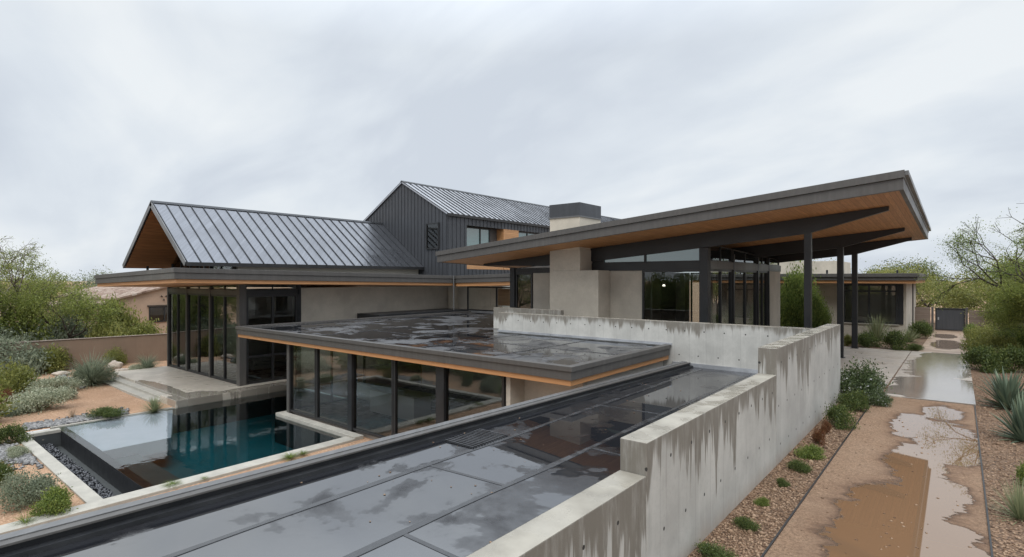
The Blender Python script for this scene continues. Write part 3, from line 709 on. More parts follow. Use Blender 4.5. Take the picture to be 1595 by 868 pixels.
# piers of the inner corner and link glazing
MB().box(-32.3, -30.75, 31.8, 32.0, ZL, 3.4).build('wall', M['stucco'], lp)
MB().box(-32.24, -31.7, 31.2, 31.79, ZL, 3.38).build('pier', M['stucco_warm'], lp)
window(lp, 'y', 31.85, -30.7, -19.9, 1.45, 3.36, (-27.6, -24.5), fw_=.09)
MB().box(-30.74, -19.8, 31.7, 32.1, 1.0, 1.44).build('sill', M['flash'], lp)
MB().box(-27.9, -26.7, 32.35, 32.45, 1.9, 3.2).build('timber_panel', M['woodwall'], lp)
MB().box(-31, -19, 36.5, 36.7, 0, 3.5).build('wall', M['ceil_in'], lp)
MB().box(-31, -19, 32.2, 36.5, .9, 1.0).build('floor', M['floor_in'], lp)
# interior
MB().box(-43.8, -32.4, 14.9, 30.4, FZ - .25, FZ).build('floor', M['floor_in'], lp)
MB().box(-43.9, -43.7, 14.95, 30.4, FZ, 3.2).build('wall', M['ceil_in'], lp)
MB().box(-43.8, -32.7, 24.0, 24.2, FZ, 3.3).build('wall', M['ceil_in'], lp)
MB().box(-42.0, -36.0, 23.2, 23.9, FZ, .6).build('joinery', M['dark_in'], lp)
MB().box(-38.5, -34.2, 23.85, 23.98, .9, 2.5).build('wall_panel', M['cream'], lp)
def curtain(x0, x1, y, z0, z1, label):
    n = int((x1 - x0) / .06); mb = MB(); p = [(x0 + (x1 - x0) * i / n, y + .045 * math.sin(i * 1.35) + .015 * math.sin(i * .37)) for i in range(n + 1)]
    for a, b in zip(p, p[1:]):
        mb.hexa([(a[0], a[1], z0), (b[0], b[1], z0), (b[0], b[1] + .01, z0), (a[0], a[1] + .01, z0), (a[0], a[1], z1), (b[0], b[1], z1), (b[0], b[1] + .01, z1), (a[0], a[1] + .01, z1)])
    tag(mb.build('curtain', M['curtain']), label, 'curtain')
curtain(-40.3, -37.0, GYL + .45, FZ + .03, 2.95, 'grey pleated curtain behind the middle doors of the gabled pavilion')
sofa(-36.9, 18.6, FZ, 2.6, 'off-white sofa behind the corner glass of the gabled pavilion', R(90))
# gable roof
GXm, EX0, EX1, GY0, GY1 = -38.45, -43.8, -33.0, 11.97, 29.3
EZ, RZ = 4.90, 8.72
def slope_panel(mb, ex, rx, y0, y1, ez, rz, th):
    """one sloping sheet between eave (x=ex) and ridge (x=rx)"""
    L_ = Vector((rx - ex, 0, rz - ez)); nrm = Vector((-L_.z, 0, L_.x)) if rx > ex else Vector((L_.z, 0, -L_.x)); nrm.normalize()
    if nrm.z < 0: nrm = -nrm
    o = nrm * th
    a = [(ex, y0, ez), (rx, y0, rz), (rx, y1, rz), (ex, y1, ez)]
    lo = [tuple(Vector(p) - o) for p in a]
    mb.hexa([lo[0], lo[3], lo[2], lo[1], a[0], a[3], a[2], a[1]]); return nrm
def ribs(mb, ex, rx, y0, y1, ez, rz, step, h=.06, w=.03):
    nrm = None; L_ = Vector((rx - ex, 0, rz - ez)); nrm = Vector((-L_.z, 0, L_.x)); nrm.normalize()
    if nrm.z < 0: nrm = -nrm
    k = int((y1 - y0) / step)
    for i in range(k + 1):
        y = y0 + .04 + i * (y1 - y0 - .08) / k
        a = Vector((ex, y, ez)); b = Vector((rx, y, rz)); o = nrm * h
        mb.hexa([a + Vector((0, -w / 2, 0)), a + Vector((0, w / 2, 0)), b + Vector((0, w / 2, 0)), b + Vector((0, -w / 2, 0)),
                 a + o + Vector((0, -w / 2, 0)), a + o + Vector((0, w / 2, 0)), b + o + Vector((0, w / 2, 0)), b + o + Vector((0, -w / 2, 0))])
def gable_roof(parent, ex0, xm, ex1, y0, y1, ez, rz, step, th=.14, sheet_m='seam_roof', ribm='seam_rib'):
    for ex in (ex0, ex1):
        mb = MB(); slope_panel(mb, ex, xm, y0, y1, ez, rz, th); ro = mb.build('roof_slope', M[sheet_m], parent)
        mb = MB(); ribs(mb, ex, xm, y0, y1, ez + .001, rz + .001, step); mb.build('standing_seams', M[ribm], ro)
        # eave edge
        sgn = -1 if ex == ex0 else 1
        mb = MB().box(ex + sgn * .005, ex + sgn * .06, y0, y1, ez - .20, ez + .01); mb.build('eave_trim', M['frame'], parent)
    mb = MB().prism([(xm - .16, y0 - .03, rz - .06), (xm + .16, y0 - .03, rz - .06), (xm, y0 - .03, rz + .09)], (0, y1 - y0 + .03, 0)); mb.build('ridge_cap', M['seam_rib'], parent)
gable_roof(lp, EX0, GXm, EX1, GY0, GY1, EZ, RZ, .70)
# timber lining under the slopes and rake boards
for ex in (EX0, EX1):
    mb = MB(); dx = .12 if ex < GXm else -.12
    slope_panel(mb, ex + dx, GXm, GY0 + .10, 15.2, EZ - .12, RZ - .22, .06); mb.build('soffit', M['soffit_z'], lp)
    mb = MB(); slope_panel(mb, ex, GXm, GY0 - .05, GY0 - .002, EZ + .03, RZ + .03, .30); mb.build('rake_board', M['fascia_light'], lp)
# glazed gable wall, side wall strips
def zr(x): return EZ + (RZ - EZ) * (1 - abs(x - GXm) / (GXm - EX0)) - .28
mb = MB(); mb.prism([(-43.2, GYL + .02, 4.2), (-33.6, GYL + .02, 4.2), (-33.6, GYL + .02, zr(-33.6)), (GXm, GYL + .02, zr(GXm)), (-43.2, GYL + .02, zr(-43.2))], (0, .04, 0))
gw = mb.build('gable_window', M['glass'], lp)
mb = MB()
for x in np.linspace(-43.2, -33.7, 7): mb.box(x - .05, x + .05, GYL - .04, GYL + .1, 4.15, zr(x) - .02)
mb.box(-43.2, -33.6, GYL - .045, GYL + .105, 4.2, 4.45); mb.build('glazing_bars', M['frame'], gw)
MB().box(-33.85, -33.6, 15.0, 29.2, 4.0, 4.78).build('wall', M['cream'], lp)
MB().box(-43.2, -43.0, 15.0, 29.2, 4.0, 4.78).build('wall', M['cream'], lp)
MB().box(-43.0, -33.9, 18.0, 18.2, 4.2, 5.0).build('wall', M['dark_in'], lp)
for y in (13.2,):
    for x in (-33.7, -43.1): MB().box(x - .06, x + .06, y - .06, y + .06, 4.2, 4.85).build('post', M['steel'], lp)

# terrace and steps
te = thing('pool_terrace', 'pale wet concrete terrace at the foot of the gabled pavilion', 'terrace', (-37, 13, ZL))
mb = MB().box(-43.9, -31.0, 11.3, 14.9, -2.75, FZ - .01).box(-32.6, -31.0, 14.901, 20.5, -2.75, FZ - .01)
mb.box(-33.2, -31.0, 10.75, 11.299, -2.75, FZ - .01); mb.build('platform', M['terrace'], te, bevel=.012)
for i in range(2): MB().box(-42.2, -33.25, 10.35 + i * .48, 11.29, ZL - .1 + i * .0, FZ - .13 * (2 - i) - .0).build('step', M['pale'], te, bevel=.01)
MB().box(-44.0, -43.9, 10.9, 14.9, -2.75, -2.3).build('kerb', M['pale'], te)

# ------------------------------------------------------------------ pool
WZ = -2.62
po = thing('swimming_pool', 'dark infinity swimming pool below the terrace', 'pool', (-25, 9, -4))
PX0, PX1, PY0, PY1 = -31.0, -19.7, 6.0, 13.2
mb = MB().box(PX0 + .02, PX1, PY0 + .3, PY1, -4.0, -3.9).box(PX0 + .02, -25.6, PY1, 17.6, -4.0, -3.9); mb.build('basin_floor', M['pool_teal'], po)
mb = MB().box(PX0 - .1, PX0 + .02, PY0, 17.6, -4, -2.66).box(PX1, PX1 + .1, PY0 - 1.1, 13.2, -4, -2.66)
mb.box(-25.6, PX1, PY1, PY1 + .1, -4, -2.66).box(-25.6, -25.5, PY1, 17.6, -4, -2.7).box(PX0, -25.6, 17.6, 17.7, -4, -2.7); mb.build('basin_wall', M['pool_dark'], po)
mb = MB().box(PX1 - 1.3, PX1 - .001, PY0 + .31, PY1 - .01, -3.89, -3.05).box(PX0 + .03, PX1 - 1.301, PY0 + .31, PY0 + 1.5, -3.89, -3.05); mb.build('ledge', M['pool_ledge'], po)
MB().prism([(-30.97, 6.31, -3.2), (-25.6, 6.31, -3.2), (-25.6, 8.7, -3.2), (-30.97, 10.6, -3.2)], (0, 0, .53)).build('sky_reflection_slab', M['sky_sheen'], po)  # added underwater block, outlined like the sky reflection it imitates
MB().box(PX0 + .02, PX1 - .001, PY0, PY0 + .3, -3.6, WZ - .012).build('weir', M['steel'], po, bevel=.01)
MB().box(PX0 - .25, PX0 - .101, PY0 - .2, 10.7, -3.2, WZ + .03).build('coping', M['pale'], po, bevel=.01)
mb = MB().box(PX1 + .05, -19.05, -6, 13.19, -2.9, -2.53); mb.build('coping', M['pale'], po, bevel=.012)
MB().box(-30.64, -19.66, 4.51, 4.89, -3.4, -2.70).box(-30.64, -30.31, 4.891, PY0 - .001, -3.4, -2.70).build('trough_wall', M['pool_dark'], po)
mb = MB().box(-30.65, -19.66, 4.5, 4.9, -2.70, -2.56).box(-30.65, -30.3, 4.901, PY0 - .001, -2.70, -2.56); mb.build('trough_kerb', M['pale'], po, bevel=.012)
MB().box(-31.1, -19.66, 4.901, PY0 - .003, -3.45, -3.3).build('trough_floor', M['pool_dark'], po)
mb = MB()
mb.face([(PX0 + .0, PY0 + .0, WZ), (PX1 + .06, PY0 + .0, WZ), (PX1 + .06, PY1 + .001, WZ), (-25.55, PY1 + .001, WZ), (-25.55, 17.6, WZ), (PX0, 17.6, WZ)])
struct(mb.build('water', M['water'], fix=False))
rg = np.random.default_rng(3)
stones('black_pebbles', [(x, y, z) for x, y, z in zip(rg.uniform(-30.2, -19.75, 3600), rg.uniform(4.98, 5.62, 3600), rg.uniform(-3.28, -3.08, 3600))], .045, .085, M['black_pebbles'], .7, 4)
def gz(px, py):
    p = at(px, py, ZL); p = at(px, py, ground_z(p.x, p.y)); return p
def stone_strip(name, px_pts, n, r0, r1, mat, seed, wpx=9):
    rr = random.Random(seed); P = []
    for _ in range(n):
        t = rr.random() * (len(px_pts) - 1); i = int(t); f = t - i
        x = px_pts[i][0] * (1 - f) + px_pts[i + 1][0] * f; y = px_pts[i][1] * (1 - f) + px_pts[i + 1][1] * f
        y += rr.gauss(0, 1) * wpx * .5 * (px_pts[i][2] if len(px_pts[i]) > 2 else 1)
        p = gz(x, y)
        if -31.35 < p.x < -19 and 4.4 < p.y < 18: continue
        P.append((p.x, p.y, p.z + .03))
    stones(name, P, r0, r1, mat, .6, seed)
stone_strip('river_stones', [(36, 668), (85, 662), (140, 652), (200, 644)], 1500, .05, .13, M['river'], 21, 6)
stone_strip('river_stones', [(-20, 703), (20, 708), (60, 712), (86, 716)], 1900, .04, .11, M['river'], 22, 14)
stone_strip('river_stones', [(88, 590), (112, 594), (130, 600)], 260, .08, .2, M['river'], 23, 6)

# ------------------------------------------------------------------ two-storey metal-clad block
tb = thing('metal_clad_house', 'tall dark zinc-clad gabled block rising behind the flat roofs', 'building', (-35.5, 45, ZL))
TX0, TXm, TX1, TY0, TY1, TEZ, TRZ = -40.9, -35.62, -30.35, 29.25, 67.0, 9.0, 12.0
mb = MB()
WY = [31.4, 38.0, 38.1, 41.2]; WZ0, WZ1 = 4.75, 8.25
mbw = MB().box(TX1 - .3, TX1, TY0 + .301, WY[0], 4.0, TEZ - .1).box(TX1 - .3, TX1, WY[0] + .001, WY[3], WZ1, TEZ - .1)
mbw.box(TX1 - .3, TX1, WY[0] + .001, WY[3], 4.0, WZ0).box(TX1 - .3, TX1, WY[3] + .001, TY1, 4.0, TEZ - .1).box(TX0, TX0 + .3, TY0 + .301, TY1, 4.0, TEZ - .1)
mbw.box(TX0, TX1, TY1 - .3, TY1 - .01, 4.0, TEZ - .1)
x = TX0 + .2
while x < TX1:
    zt = TEZ - .12 + (TRZ - TEZ) * (1 - abs(x - TXm) / (TXm - TX0))
    if -32.72 < x < -31.1: mb.box(x - .012, x + .012, TY0 - .04, TY0, 4.0, 6.28); mb.box(x - .012, x + .012, TY0 - .04, TY0, 8.38, zt)
    else: mb.box(x - .012, x + .012, TY0 - .04, TY0, 4.0, zt)
    x += .41
mb.prism([(TX0, TY0, 4.0), (TX1, TY0, 4.0), (TX1, TY0, TEZ - .1), (TXm, TY0, TRZ - .1), (TX0, TY0, TEZ - .1)], (0, .3, 0)); mb.build('wall', M['seam_wall'], tb)
y = TY0 + .1; mb = mbw
while y < 60:
    if WY[0] < y < WY[3]: mb.box(TX1, TX1 + .04, y - .012, y + .012, WZ1, TEZ - .12); mb.box(TX1, TX1 + .04, y - .012, y + .012, 4.0, WZ0)
    else: mb.box(TX1, TX1 + .04, y - .012, y + .012, 4.0, TEZ - .12)
    y += .45
mb.build('wall', M['seam_wall'], tb)
gable_roof(tb, TX0 - .12, TXm, TX1 + .14, TY0 - .12, TY1, TEZ, TRZ, .62, .1, 'bright_zinc')
window(tb, 'y', TY0 - .05, -32.65, -31.2, 6.3, 8.35, fw_=.09, dep=.14, glassm='glass')
MB().box(-32.5, -31.3, TY0 - .012, TY0 - .004, 6.4, 8.25).build('wall_panel', M['dark_in'], tb)
# recessed windows and timber bay of the side wall
XR = TX1 - .75
window(tb, 'x', XR, WY[0] + .02, 35.0, WZ0, WZ1, (33.75,), fw_=.12, glassm='glass_teal')
MB().box(XR - .1, XR, 35.0, 35.9, WZ0, WZ1).build('wall', M['fascia'], tb)
MB().box(XR - .1, TX1 + .01, 35.95, 38.0, WZ0 + .0, WZ1 - .002).build('timber_bay', M['woodwall'], tb)
MB().box(XR - .1, TX1 - .02, WY[0] + .02, 35.9, WZ0 + .002, WZ0 + .9).build('timber_sill', M['woodwall'], tb)
window(tb, 'x', TX1 - .3, 38.02, WY[3] - .02, WZ0, WZ1, (39.6,), fw_=.12, glassm='glass_teal')
MB().box(-44.5, -33, 32.2, 66, ZL, 3.98).build('lower_storey', M['stucco'], tb)

# ------------------------------------------------------------------ main pavilion with mono-pitch roof
mp = thing('mono_pitch_house', 'sand stucco house under a huge upswept cedar-lined cantilever roof', 'building', (-13, 30, 0))
RX0, RX1, RY0, RY1 = -22.6, -1.33, 21.0, 38.4
def Zm(x, y, dz=0): return 5.50 + .0889 * (x + 22.6) - .034 * (y - 21) + dz
slab(MB(), Zm, RX0 - .05, RX1 + .0, RY0 - .06, RY1 + .05, -.235, 0).build('roof', M['fascia_light'], mp, bevel=.008)
mb = slab(MB(), Zm, RX0 - .05, RX1 - .0, RY0 - .075, RY0 - .062, -.232, 0); mb.build('roof_edge_band', M['fascia'], mp)
mb = MB()
slab(mb, Zm, RX0, RX1 - .03, RY0, RY0 + .12, -.60, -.24); slab(mb, Zm, RX0, RX1 - .03, RY1 - .12, RY1, -.60, -.24)
slab(mb, Zm, RX0, RX0 + .12, RY0 + .121, RY1 - .121, -.60, -.24); mb.build('fascia', M['fascia'], mp, bevel=.006)
slab(MB(), Zm, RX1 - .15, RX1 - .03, RY0 + .121, RY1 - .121, -.60, -.24).build('fascia', M['fascia'], mp)
slab(MB(), Zm, RX1 + .002, RX1 + .10, RY0 + .02, RY1 + .05, -.16, -.02).build('gutter', M['fascia_light'], mp)
slab(MB(), Zm, RX0 + .121, RX1 - .151, RY0 + .121, RY1 - .121, -.58, -.5).build('soffit', M['soffit'], mp)
def beam(y, bev=.0):
    xs = [-21.9, -17.5, -14.0, -8.7, -4.62, -2.0]
    dep = [.10, .58, .66, .66, .62, .15]
    for (x0, d0), (x1, d1) in zip(zip(xs, dep), list(zip(xs, dep))[1:]): pass
    poly = [(x, y - .11, Zm(x, y) - .585) for x in xs] + [(x, y - .11, Zm(x, y) - .585 - d_) for x, d_ in reversed(list(zip(xs, dep)))]
    return MB().prism(poly, (0, .22, 0)).build('beam', M['steel'], mp)
for y in (24.2, 31.6, 36.5): beam(y)
beamlow = lambda x, y: Zm(x, y) - .585 - .655
for (x, y, w_) in ((-4.65, 24.2, .125), (-4.62, 31.6, .135), (-4.62, 36.4, .135)):
    c = MB().box(x - w_, x + w_, y - w_, y + w_, .04, beamlow(x, y) + .09)
    t = c.build('column', M['steel'], mp, bevel=.01)
    MB().box(x - w_ - .06, x + w_ + .06, y - w_ - .06, y + w_ + .06, .045, .065).build('base_plate', M['steel'], t)
# chimney mass
MB().box(-16.35, -13.49, 23.05, 24.9, -.2, 4.40).build('wall', M['stucco'], mp, bevel=.01)
MB().box(-16.35, -14.52, 23.05, 25.1, 4.401, 5.44).build('wall', M['stucco'], mp, bevel=.01)
ch = MB().box(-16.35, -14.55, 23.05, 25.1, 5.44, 7.10).build('chimney', M['stucco_warm'], mp, bevel=.01)
MB().box(-16.37, -14.53, 23.03, 25.12, 7.10, 7.78).build('chimney_cap', M['seam_wall'], ch, bevel=.01)
mb = MB().box(-16.28, -14.62, 23.12, 25.03, 7.785, 7.80)
MB().box(-16.40, -14.50, 23.00, 25.15, 7.06, 7.12).build('flashing', M['fascia_light'], ch)
# front wall
FY = 24.2
MB().box(-13.48, -11.76, FY - .0, FY + .25, -.2, 4.38).build('wall', M['stucco'], mp)
MB().box(-18.3, -16.36, FY - .0, FY + .25, -.2, 4.30).build('wall', M['stucco'], mp)
MB().box(-14.5, -8.83, FY - .08, FY + .14, 4.385, 4.77).build('head_beam', M['steel'], mp)
MB().box(-19.5, -16.37, FY - .08, FY + .14, 4.305, 4.56).build('head_beam', M['steel'], mp)
MB().box(-14.5, -13.85, FY - .02, FY + .1, 4.771, 5.2).build('infill', M['steel'], mp)
window(mp, 'y', FY, -13.84, -11.6, 4.775, 5.1, fw_=.035, ztop=lambda a: Zm(a, FY) - .585 - .60, glassm='glass_teal')
window(mp, 'y', FY, -11.58, -8.95, 4.775, 5.3, fw_=.035, ztop=lambda a: Zm(a, FY) - .585 - .60, glassm='glass_teal')
window(mp, 'y', FY, -11.74, -8.9, .1, 4.38, fw_=.08, glassm='glass')
window(mp, 'y', FY, -19.5, -18.32, .1, 4.30, fw_=.09, glassm='glass')
window(mp, 'y', FY, -19.4, -16.4, 4.565, 4.62, fw_=.02, ztop=lambda a: Zm(a, FY) - .585 - .50)
MB().box(-19.85, -19.52, FY - .14, FY + .16, -.2, 4.6).build('post', M['steel'], mp)
MB().box(-8.94, -8.55, FY - .16, FY + .18, 0, 5.36).build('corner_post', M['steel'], mp, bevel=.01)
# side wall
SX = -8.72
sy = [24.40, 27.8, 32.0, 34.2]
for a, b in zip(sy, sy[1:]):
    window(mp, 'x', SX, a + .07, b - .07, .1, 4.42, ((a + b) / 2,), fw_=.1, dep=.14, glassm='glass_door')
    window(mp, 'x', SX, a + .07, b - .07, 4.80, 5.25, ((a + b) / 2,), fw_=.04, dep=.1, ztop=lambda q: Zm(SX, q) - 1.05)
for y in sy[1:]: MB().box(SX - .13, SX + .13, y - .09, y + .09, 0, 5.2).build('post', M['steel'], mp)
MB().box(SX - .1, SX + .12, 24.40, 36.9, 4.425, 4.795).build('head_beam', M['fascia'], mp)
MB().box(SX - .2, SX + .08, 34.3, 36.9, -.1, 4.42).build('wall', M['stucco'], mp)
window(mp, 'x', SX, 34.3, 36.8, 4.80, 5.1, (), fw_=.04, dep=.1, ztop=lambda q: Zm(SX, q) - 1.05)
# shell and interior
MB().box(-19.85, -8.6, 24.4, 36.9, -.05, .08).build('floor', M['floor_in'], mp)
MB().box(-19.95, -19.75, 24.4, 36.9, 0, 4.4).build('wall', M['ceil_in'], mp)
MB().box(-19.8, -14.4, 30.8, 31.0, 0, 4.5).build('wall', M['ceil_in'], mp)
window(mp, 'y', 36.85, -14.3, -9.0, .1, 4.4, (-12.5, -10.8), fw_=.1)
MB().box(-19.8, -14.4, 36.8, 36.95, 0, 4.4).build('wall', M['stucco'], mp)
MB().box(-13.2, -12.3, 29.5, 30.8, .08, 4.0).build('joinery', M['dark_in'], mp)
lt = thing('pendant_lamp', 'small lit pendant lamp glowing behind the tall house window', 'lamp', (-11.9, 27.0, 3.5))
bmx = MB().tube((-11.9, 27, 3.6), (-11.9, 27, 3.69), .075, .05, 12); bmx.build('lamp_shade', M['lamp'], lt)
MB().tube((-11.9, 27, 3.705), (-11.9, 27, 5.3), .008, .008, 5).build('cord', M['steel'], lt)

# ------------------------------------------------------------------ guest house, gate, walls at the far end
gh = thing('guest_house', 'small beige guest house with dark flat roof beside the far gate', 'building', (-8, 48, 0))
MB().box(-16, -2.70, 44.0, 54, -.1, 3.72).build('wall', M['stucco'], gh)
MB().box(-16.6, -1.92, 42.0, 54.6, 4.10, 4.33).build('roof', M['fascia'], gh, bevel=.01)
MB().box(-16.5, -2.02, 42.1, 54.5, 3.88, 4.095).build('fascia', M['fascia'], gh, bevel=.01)
MB().box(-16.4, -2.12, 42.2, 54.4, 3.69, 3.875).build('timber_edge', M['trim'], gh)
MB().box(-17, -7.0, 47, 52.9, 4.33, 5.32).build('upper_box', M['stucco_warm'], gh, bevel=.01)
window(gh, 'y', 43.97, -6.25, -3.15, .98, 3.62, (-4.75,), (3.15,), fw_=.11, dep=.16)
MB().box(-6.3, -3.1, 43.9, 44.0, .90, .975).build('sill', M['pale'], gh)
MB().box(-3.14, -2.85, 43.93, 44.0, .98, 3.62).build('window_shutter', M['steel'], gh)
MB().tube((-2.45, 45.8, 3.7), (-2.45, 45.8, 0), .045, .045, 8).build('downpipe', M['fascia'], gh)
MB().tube((-7.5, 45.5, 4.33), (-7.5, 45.5, 4.62), .07, .07, 8).tube((-3.4, 47, 4.33), (-3.4, 47, 4.6), .06, .06, 8).build('vent_pipe', M['steel'], gh)
gt = thing('metal_gate', 'solid dark grey metal gate closing the far end of the walk', 'gate', (-.6, 53, 0))
MB().box(-1.40, .26, 52.98, 53.03, .1, 1.72).build('gate_panel', M['seam_wall'], gt)
mb = MB()
for z0, z1 in ((.08, .16), (1.66, 1.76)): mb.box(-1.45, .32, 52.94, 53.06, z0, z1)
for x in (-1.45, .24): mb.box(x, x + .08, 52.945, 53.055, .161, 1.659)
mb.build('gate_frame', M['steel'], gt)
for x in (-1.62, .40): MB().box(x - .07, x + .07, 52.9, 53.1, 0, 1.82).build('gate_post', M['fascia'], gt)
MB().box(-1.30, -1.22, 52.90, 52.95, .85, 1.05).build('handle', M['flash'], gt)
tag(MB().box(-3.0, -1.75, 52.9, 53.1, 0, 1.78).build('garden_wall', M['rammed']), 'weathered brown board wall left of the metal gate', 'wall')
tag(MB().box(.52, 12, 52.9, 53.1, 0, 1.62).build('garden_wall', M['rammed']), 'weathered brown board wall right of the metal gate', 'wall')

# ------------------------------------------------------------------ left boundary wall and neighbour
mb = MB(); mb.hexa([(-54.2, -14, -3), (-53.9, -14, -3), (-46.9, 34, -3), (-47.2, 34, -3), (-54.2, -14, -.47), (-53.9, -14, -.47), (-46.9, 34, -.5), (-47.2, 34, -.5)])
gw_ = thing('garden_wall', 'long brown boundary wall across the back of the desert garden', 'wall', (-51, 10, -3))
mb.build('wall', M['brown_wall'], gw_)
MB().hexa([(-54.24, -14, -.468), (-53.86, -14, -.468), (-46.86, 34, -.498), (-47.24, 34, -.498), (-54.24, -14, -.42), (-53.86, -14, -.42), (-46.86, 34, -.45), (-47.24, 34, -.45)]).build('coping', M['rammed'], gw_)
nh = thing('stucco_house', 'neighbouring salmon stucco house with clay barrel tile roof', 'building', (-70, 23, -2))
e0, e1, rr_ = 16.6, 29.4, 23.0
def zn(y): return 2.0 + .272 * ((y - e0) if y < rr_ else (e1 - y))
MB().prism([(-62, e0, -2.4), (-62, e1, -2.4), (-62, e1, zn(e1)), (-62, rr_, zn(rr_)), (-62, e0, zn(e0))], (-20, 0, 0)).build('wall', M['stucco_pink'], nh)
for s_, ye in ((1, e0), (-1, e1)):
    mb = MB(); y_ = ye - s_ * .5; z_ = zn(ye) - .136
    mb.hexa([(-82.4, y_, z_ + .03), (-61.7, y_, z_ + .03), (-61.7, rr_, zn(rr_) + .03), (-82.4, rr_, zn(rr_) + .03),
             (-82.4, y_, z_ + .2), (-61.7, y_, z_ + .2), (-61.7, rr_, zn(rr_) + .2), (-82.4, rr_, zn(rr_) + .2)])
    mb.build('roof', M['tile'], nh)
MB().box(-74, -62.6, 13.2, 16.58, -2.4, 1.2).build('side_wing', M['stucco_pink'], nh)
MB().hexa([(-74.3, 12.8, 1.2), (-62.3, 12.8, 1.2), (-62.3, 16.56, 1.75), (-74.3, 16.56, 1.75), (-74.3, 12.8, 1.35), (-62.3, 12.8, 1.35), (-62.3, 16.56, 1.9), (-74.3, 16.56, 1.9)]).build('side_roof', M['tile'], nh)
window(nh, 'x', -61.97, 19.1, 21.8, -.35, 1.2, (20.45,), fw_=.1)
MB().box(-62.0, -61.85, 18.95, 21.95, 1.205, 1.35).build('lintel', M['bark'], nh)
mb = MB()
for a in range(3):
    t_ = a * 2.094 + .5; mb.tube((-61.93, 20.4 + .14 * math.cos(t_), 2.1 + .14 * math.sin(t_)), (-61.93, 20.4 + .3 * math.cos(t_), 2.1 + .3 * math.sin(t_)), .05, .09, 5)
mb.build('wall_vent', M['bark'], nh)

# ------------------------------------------------------------------ vegetation
def np_leaves(P, size, seed, up=.3, aspect=.5):
    """small pointed quads at points P with random facing"""
    rg = np.random.default_rng(seed); n = len(P)
    d = rg.normal(size=(n, 3)); d[:, 2] += up; d /= np.linalg.norm(d, axis=1)[:, None]
    a = rg.normal(size=(n, 3)); s = np.cross(d, a); s /= np.linalg.norm(s, axis=1)[:, None]
    L_ = (size * rg.uniform(.6, 1.35, n))[:, None]; w = L_ * aspect
    V = np.stack([P, P + d * L_ * .5 + s * w * .5, P + d * L_, P + d * L_ * .5 - s * w * .5], 1)
    return V.reshape(-1, 3)
def make_mesh(name, V, mats, tubes=None):
    nq = len(V) // 4; nv = len(V); vs = V.tolist(); fs = np.arange(nv).reshape(-1, 4).tolist(); mi = [0] * nq
    if tubes is not None:
        vs += tubes.v; fs += [tuple(i + nv for i in f) for f in tubes.f]; mi += [1] * len(tubes.f)
    me = bpy.data.meshes.new(name); me.from_pydata(vs, [], fs)
    for m in mats: me.materials.append(m)
    me.polygons.foreach_set('material_index', mi); me.update(); return me
def bush_mesh(name, n, size, seed, lm, clumps=9, fill=.45, aspect=.5, flat=1., stems=10, ragged=.42, up=.5):
    """unit bush: radius about 1, height about 1.1"""
    rg = np.random.default_rng(seed); P = []; tb_ = MB()
    cen = []
    for i in range(clumps):
        th = rg.uniform(0, 6.283); r = math.sqrt(rg.uniform(0, 1)) * .62; z = rg.uniform(.22, .72) * (1.15 - r * .8)
        cen.append((r * math.cos(th), r * math.sin(th), z * flat, rg.uniform(.26, .46)))
    cen.append((0, 0, .6 * flat, .4))
    for (x, y, z, r) in cen:
        k = int(n / len(cen)); d = rg.normal(size=(k, 3)); d /= np.linalg.norm(d, axis=1)[:, None]
        rr = r * (1 - fill * rg.uniform(0, 1, k) ** 1.6) * (1 + ragged * rg.normal(size=k) * .6)
        q = d * rr[:, None]; q[:, 2] *= .85 * flat; q += (x, y, z)
        q[:, 2] = np.abs(q[:, 2]); P.append(q)
        tb_.tube((x * .1, y * .1, 0), (x, y, z), .018, .006, 3)
    for i in range(stems):
        th = rg.uniform(0, 6.283); r = rg.uniform(.3, .95); tb_.tube((0, 0, 0), (r * math.cos(th), r * math.sin(th), rg.uniform(.5, 1.15) * flat * (1.2 - r * .6)), .012, .003, 3)
    P = np.concatenate(P); V = np_leaves(P, size, seed + 1, up, aspect)
    return make_mesh(name, V, [L[lm], M['twig']], tb_)
def blade_mesh(name, n, seed, lm, width=.05, curve=.35, lo=.15, hi=1.5, segs=4, length=(.75, 1.05)):
    """spiky rosette: unit blade length; elevation angles lo..hi"""
    rg = random.Random(seed); V = []; F_ = []
    for i in range(n):
        az = i * 2.39996 + rg.uniform(-.2, .2); el = lo + (hi - lo) * (i / n) ** .8 + rg.uniform(-.08, .08)
        ln = rg.uniform(*length); d = Vector((math.cos(az), math.sin(az), 0)); sd = Vector((-math.sin(az), math.cos(az), 0))
        b = len(V); p = Vector(d * .04); e = el
        for k in range(segs + 1):
            f = k / segs; w = width * (1 - f) ** .7 * (.75 + .6 * f) if f < 1 else 0.002
            up_ = d * -math.sin(e) + Vector((0, 0, math.cos(e)))
            V += [tuple(p - sd * w), tuple(p - up_ * w * .35), tuple(p + sd * w)]
            e -= curve / segs * rg.uniform(.6, 1.3); p = p + (d * math.cos(e) + Vector((0, 0, math.sin(e)))) * ln / segs
        for k in range(segs):
            a = b + 3 * k
            F_ += [(a, a + 1, a + 4, a + 3), (a + 1, a + 2, a + 5, a + 4)]
    me = bpy.data.meshes.new(name); me.from_pydata(V, [], F_); me.materials.append(L[lm]); me.update(); return me

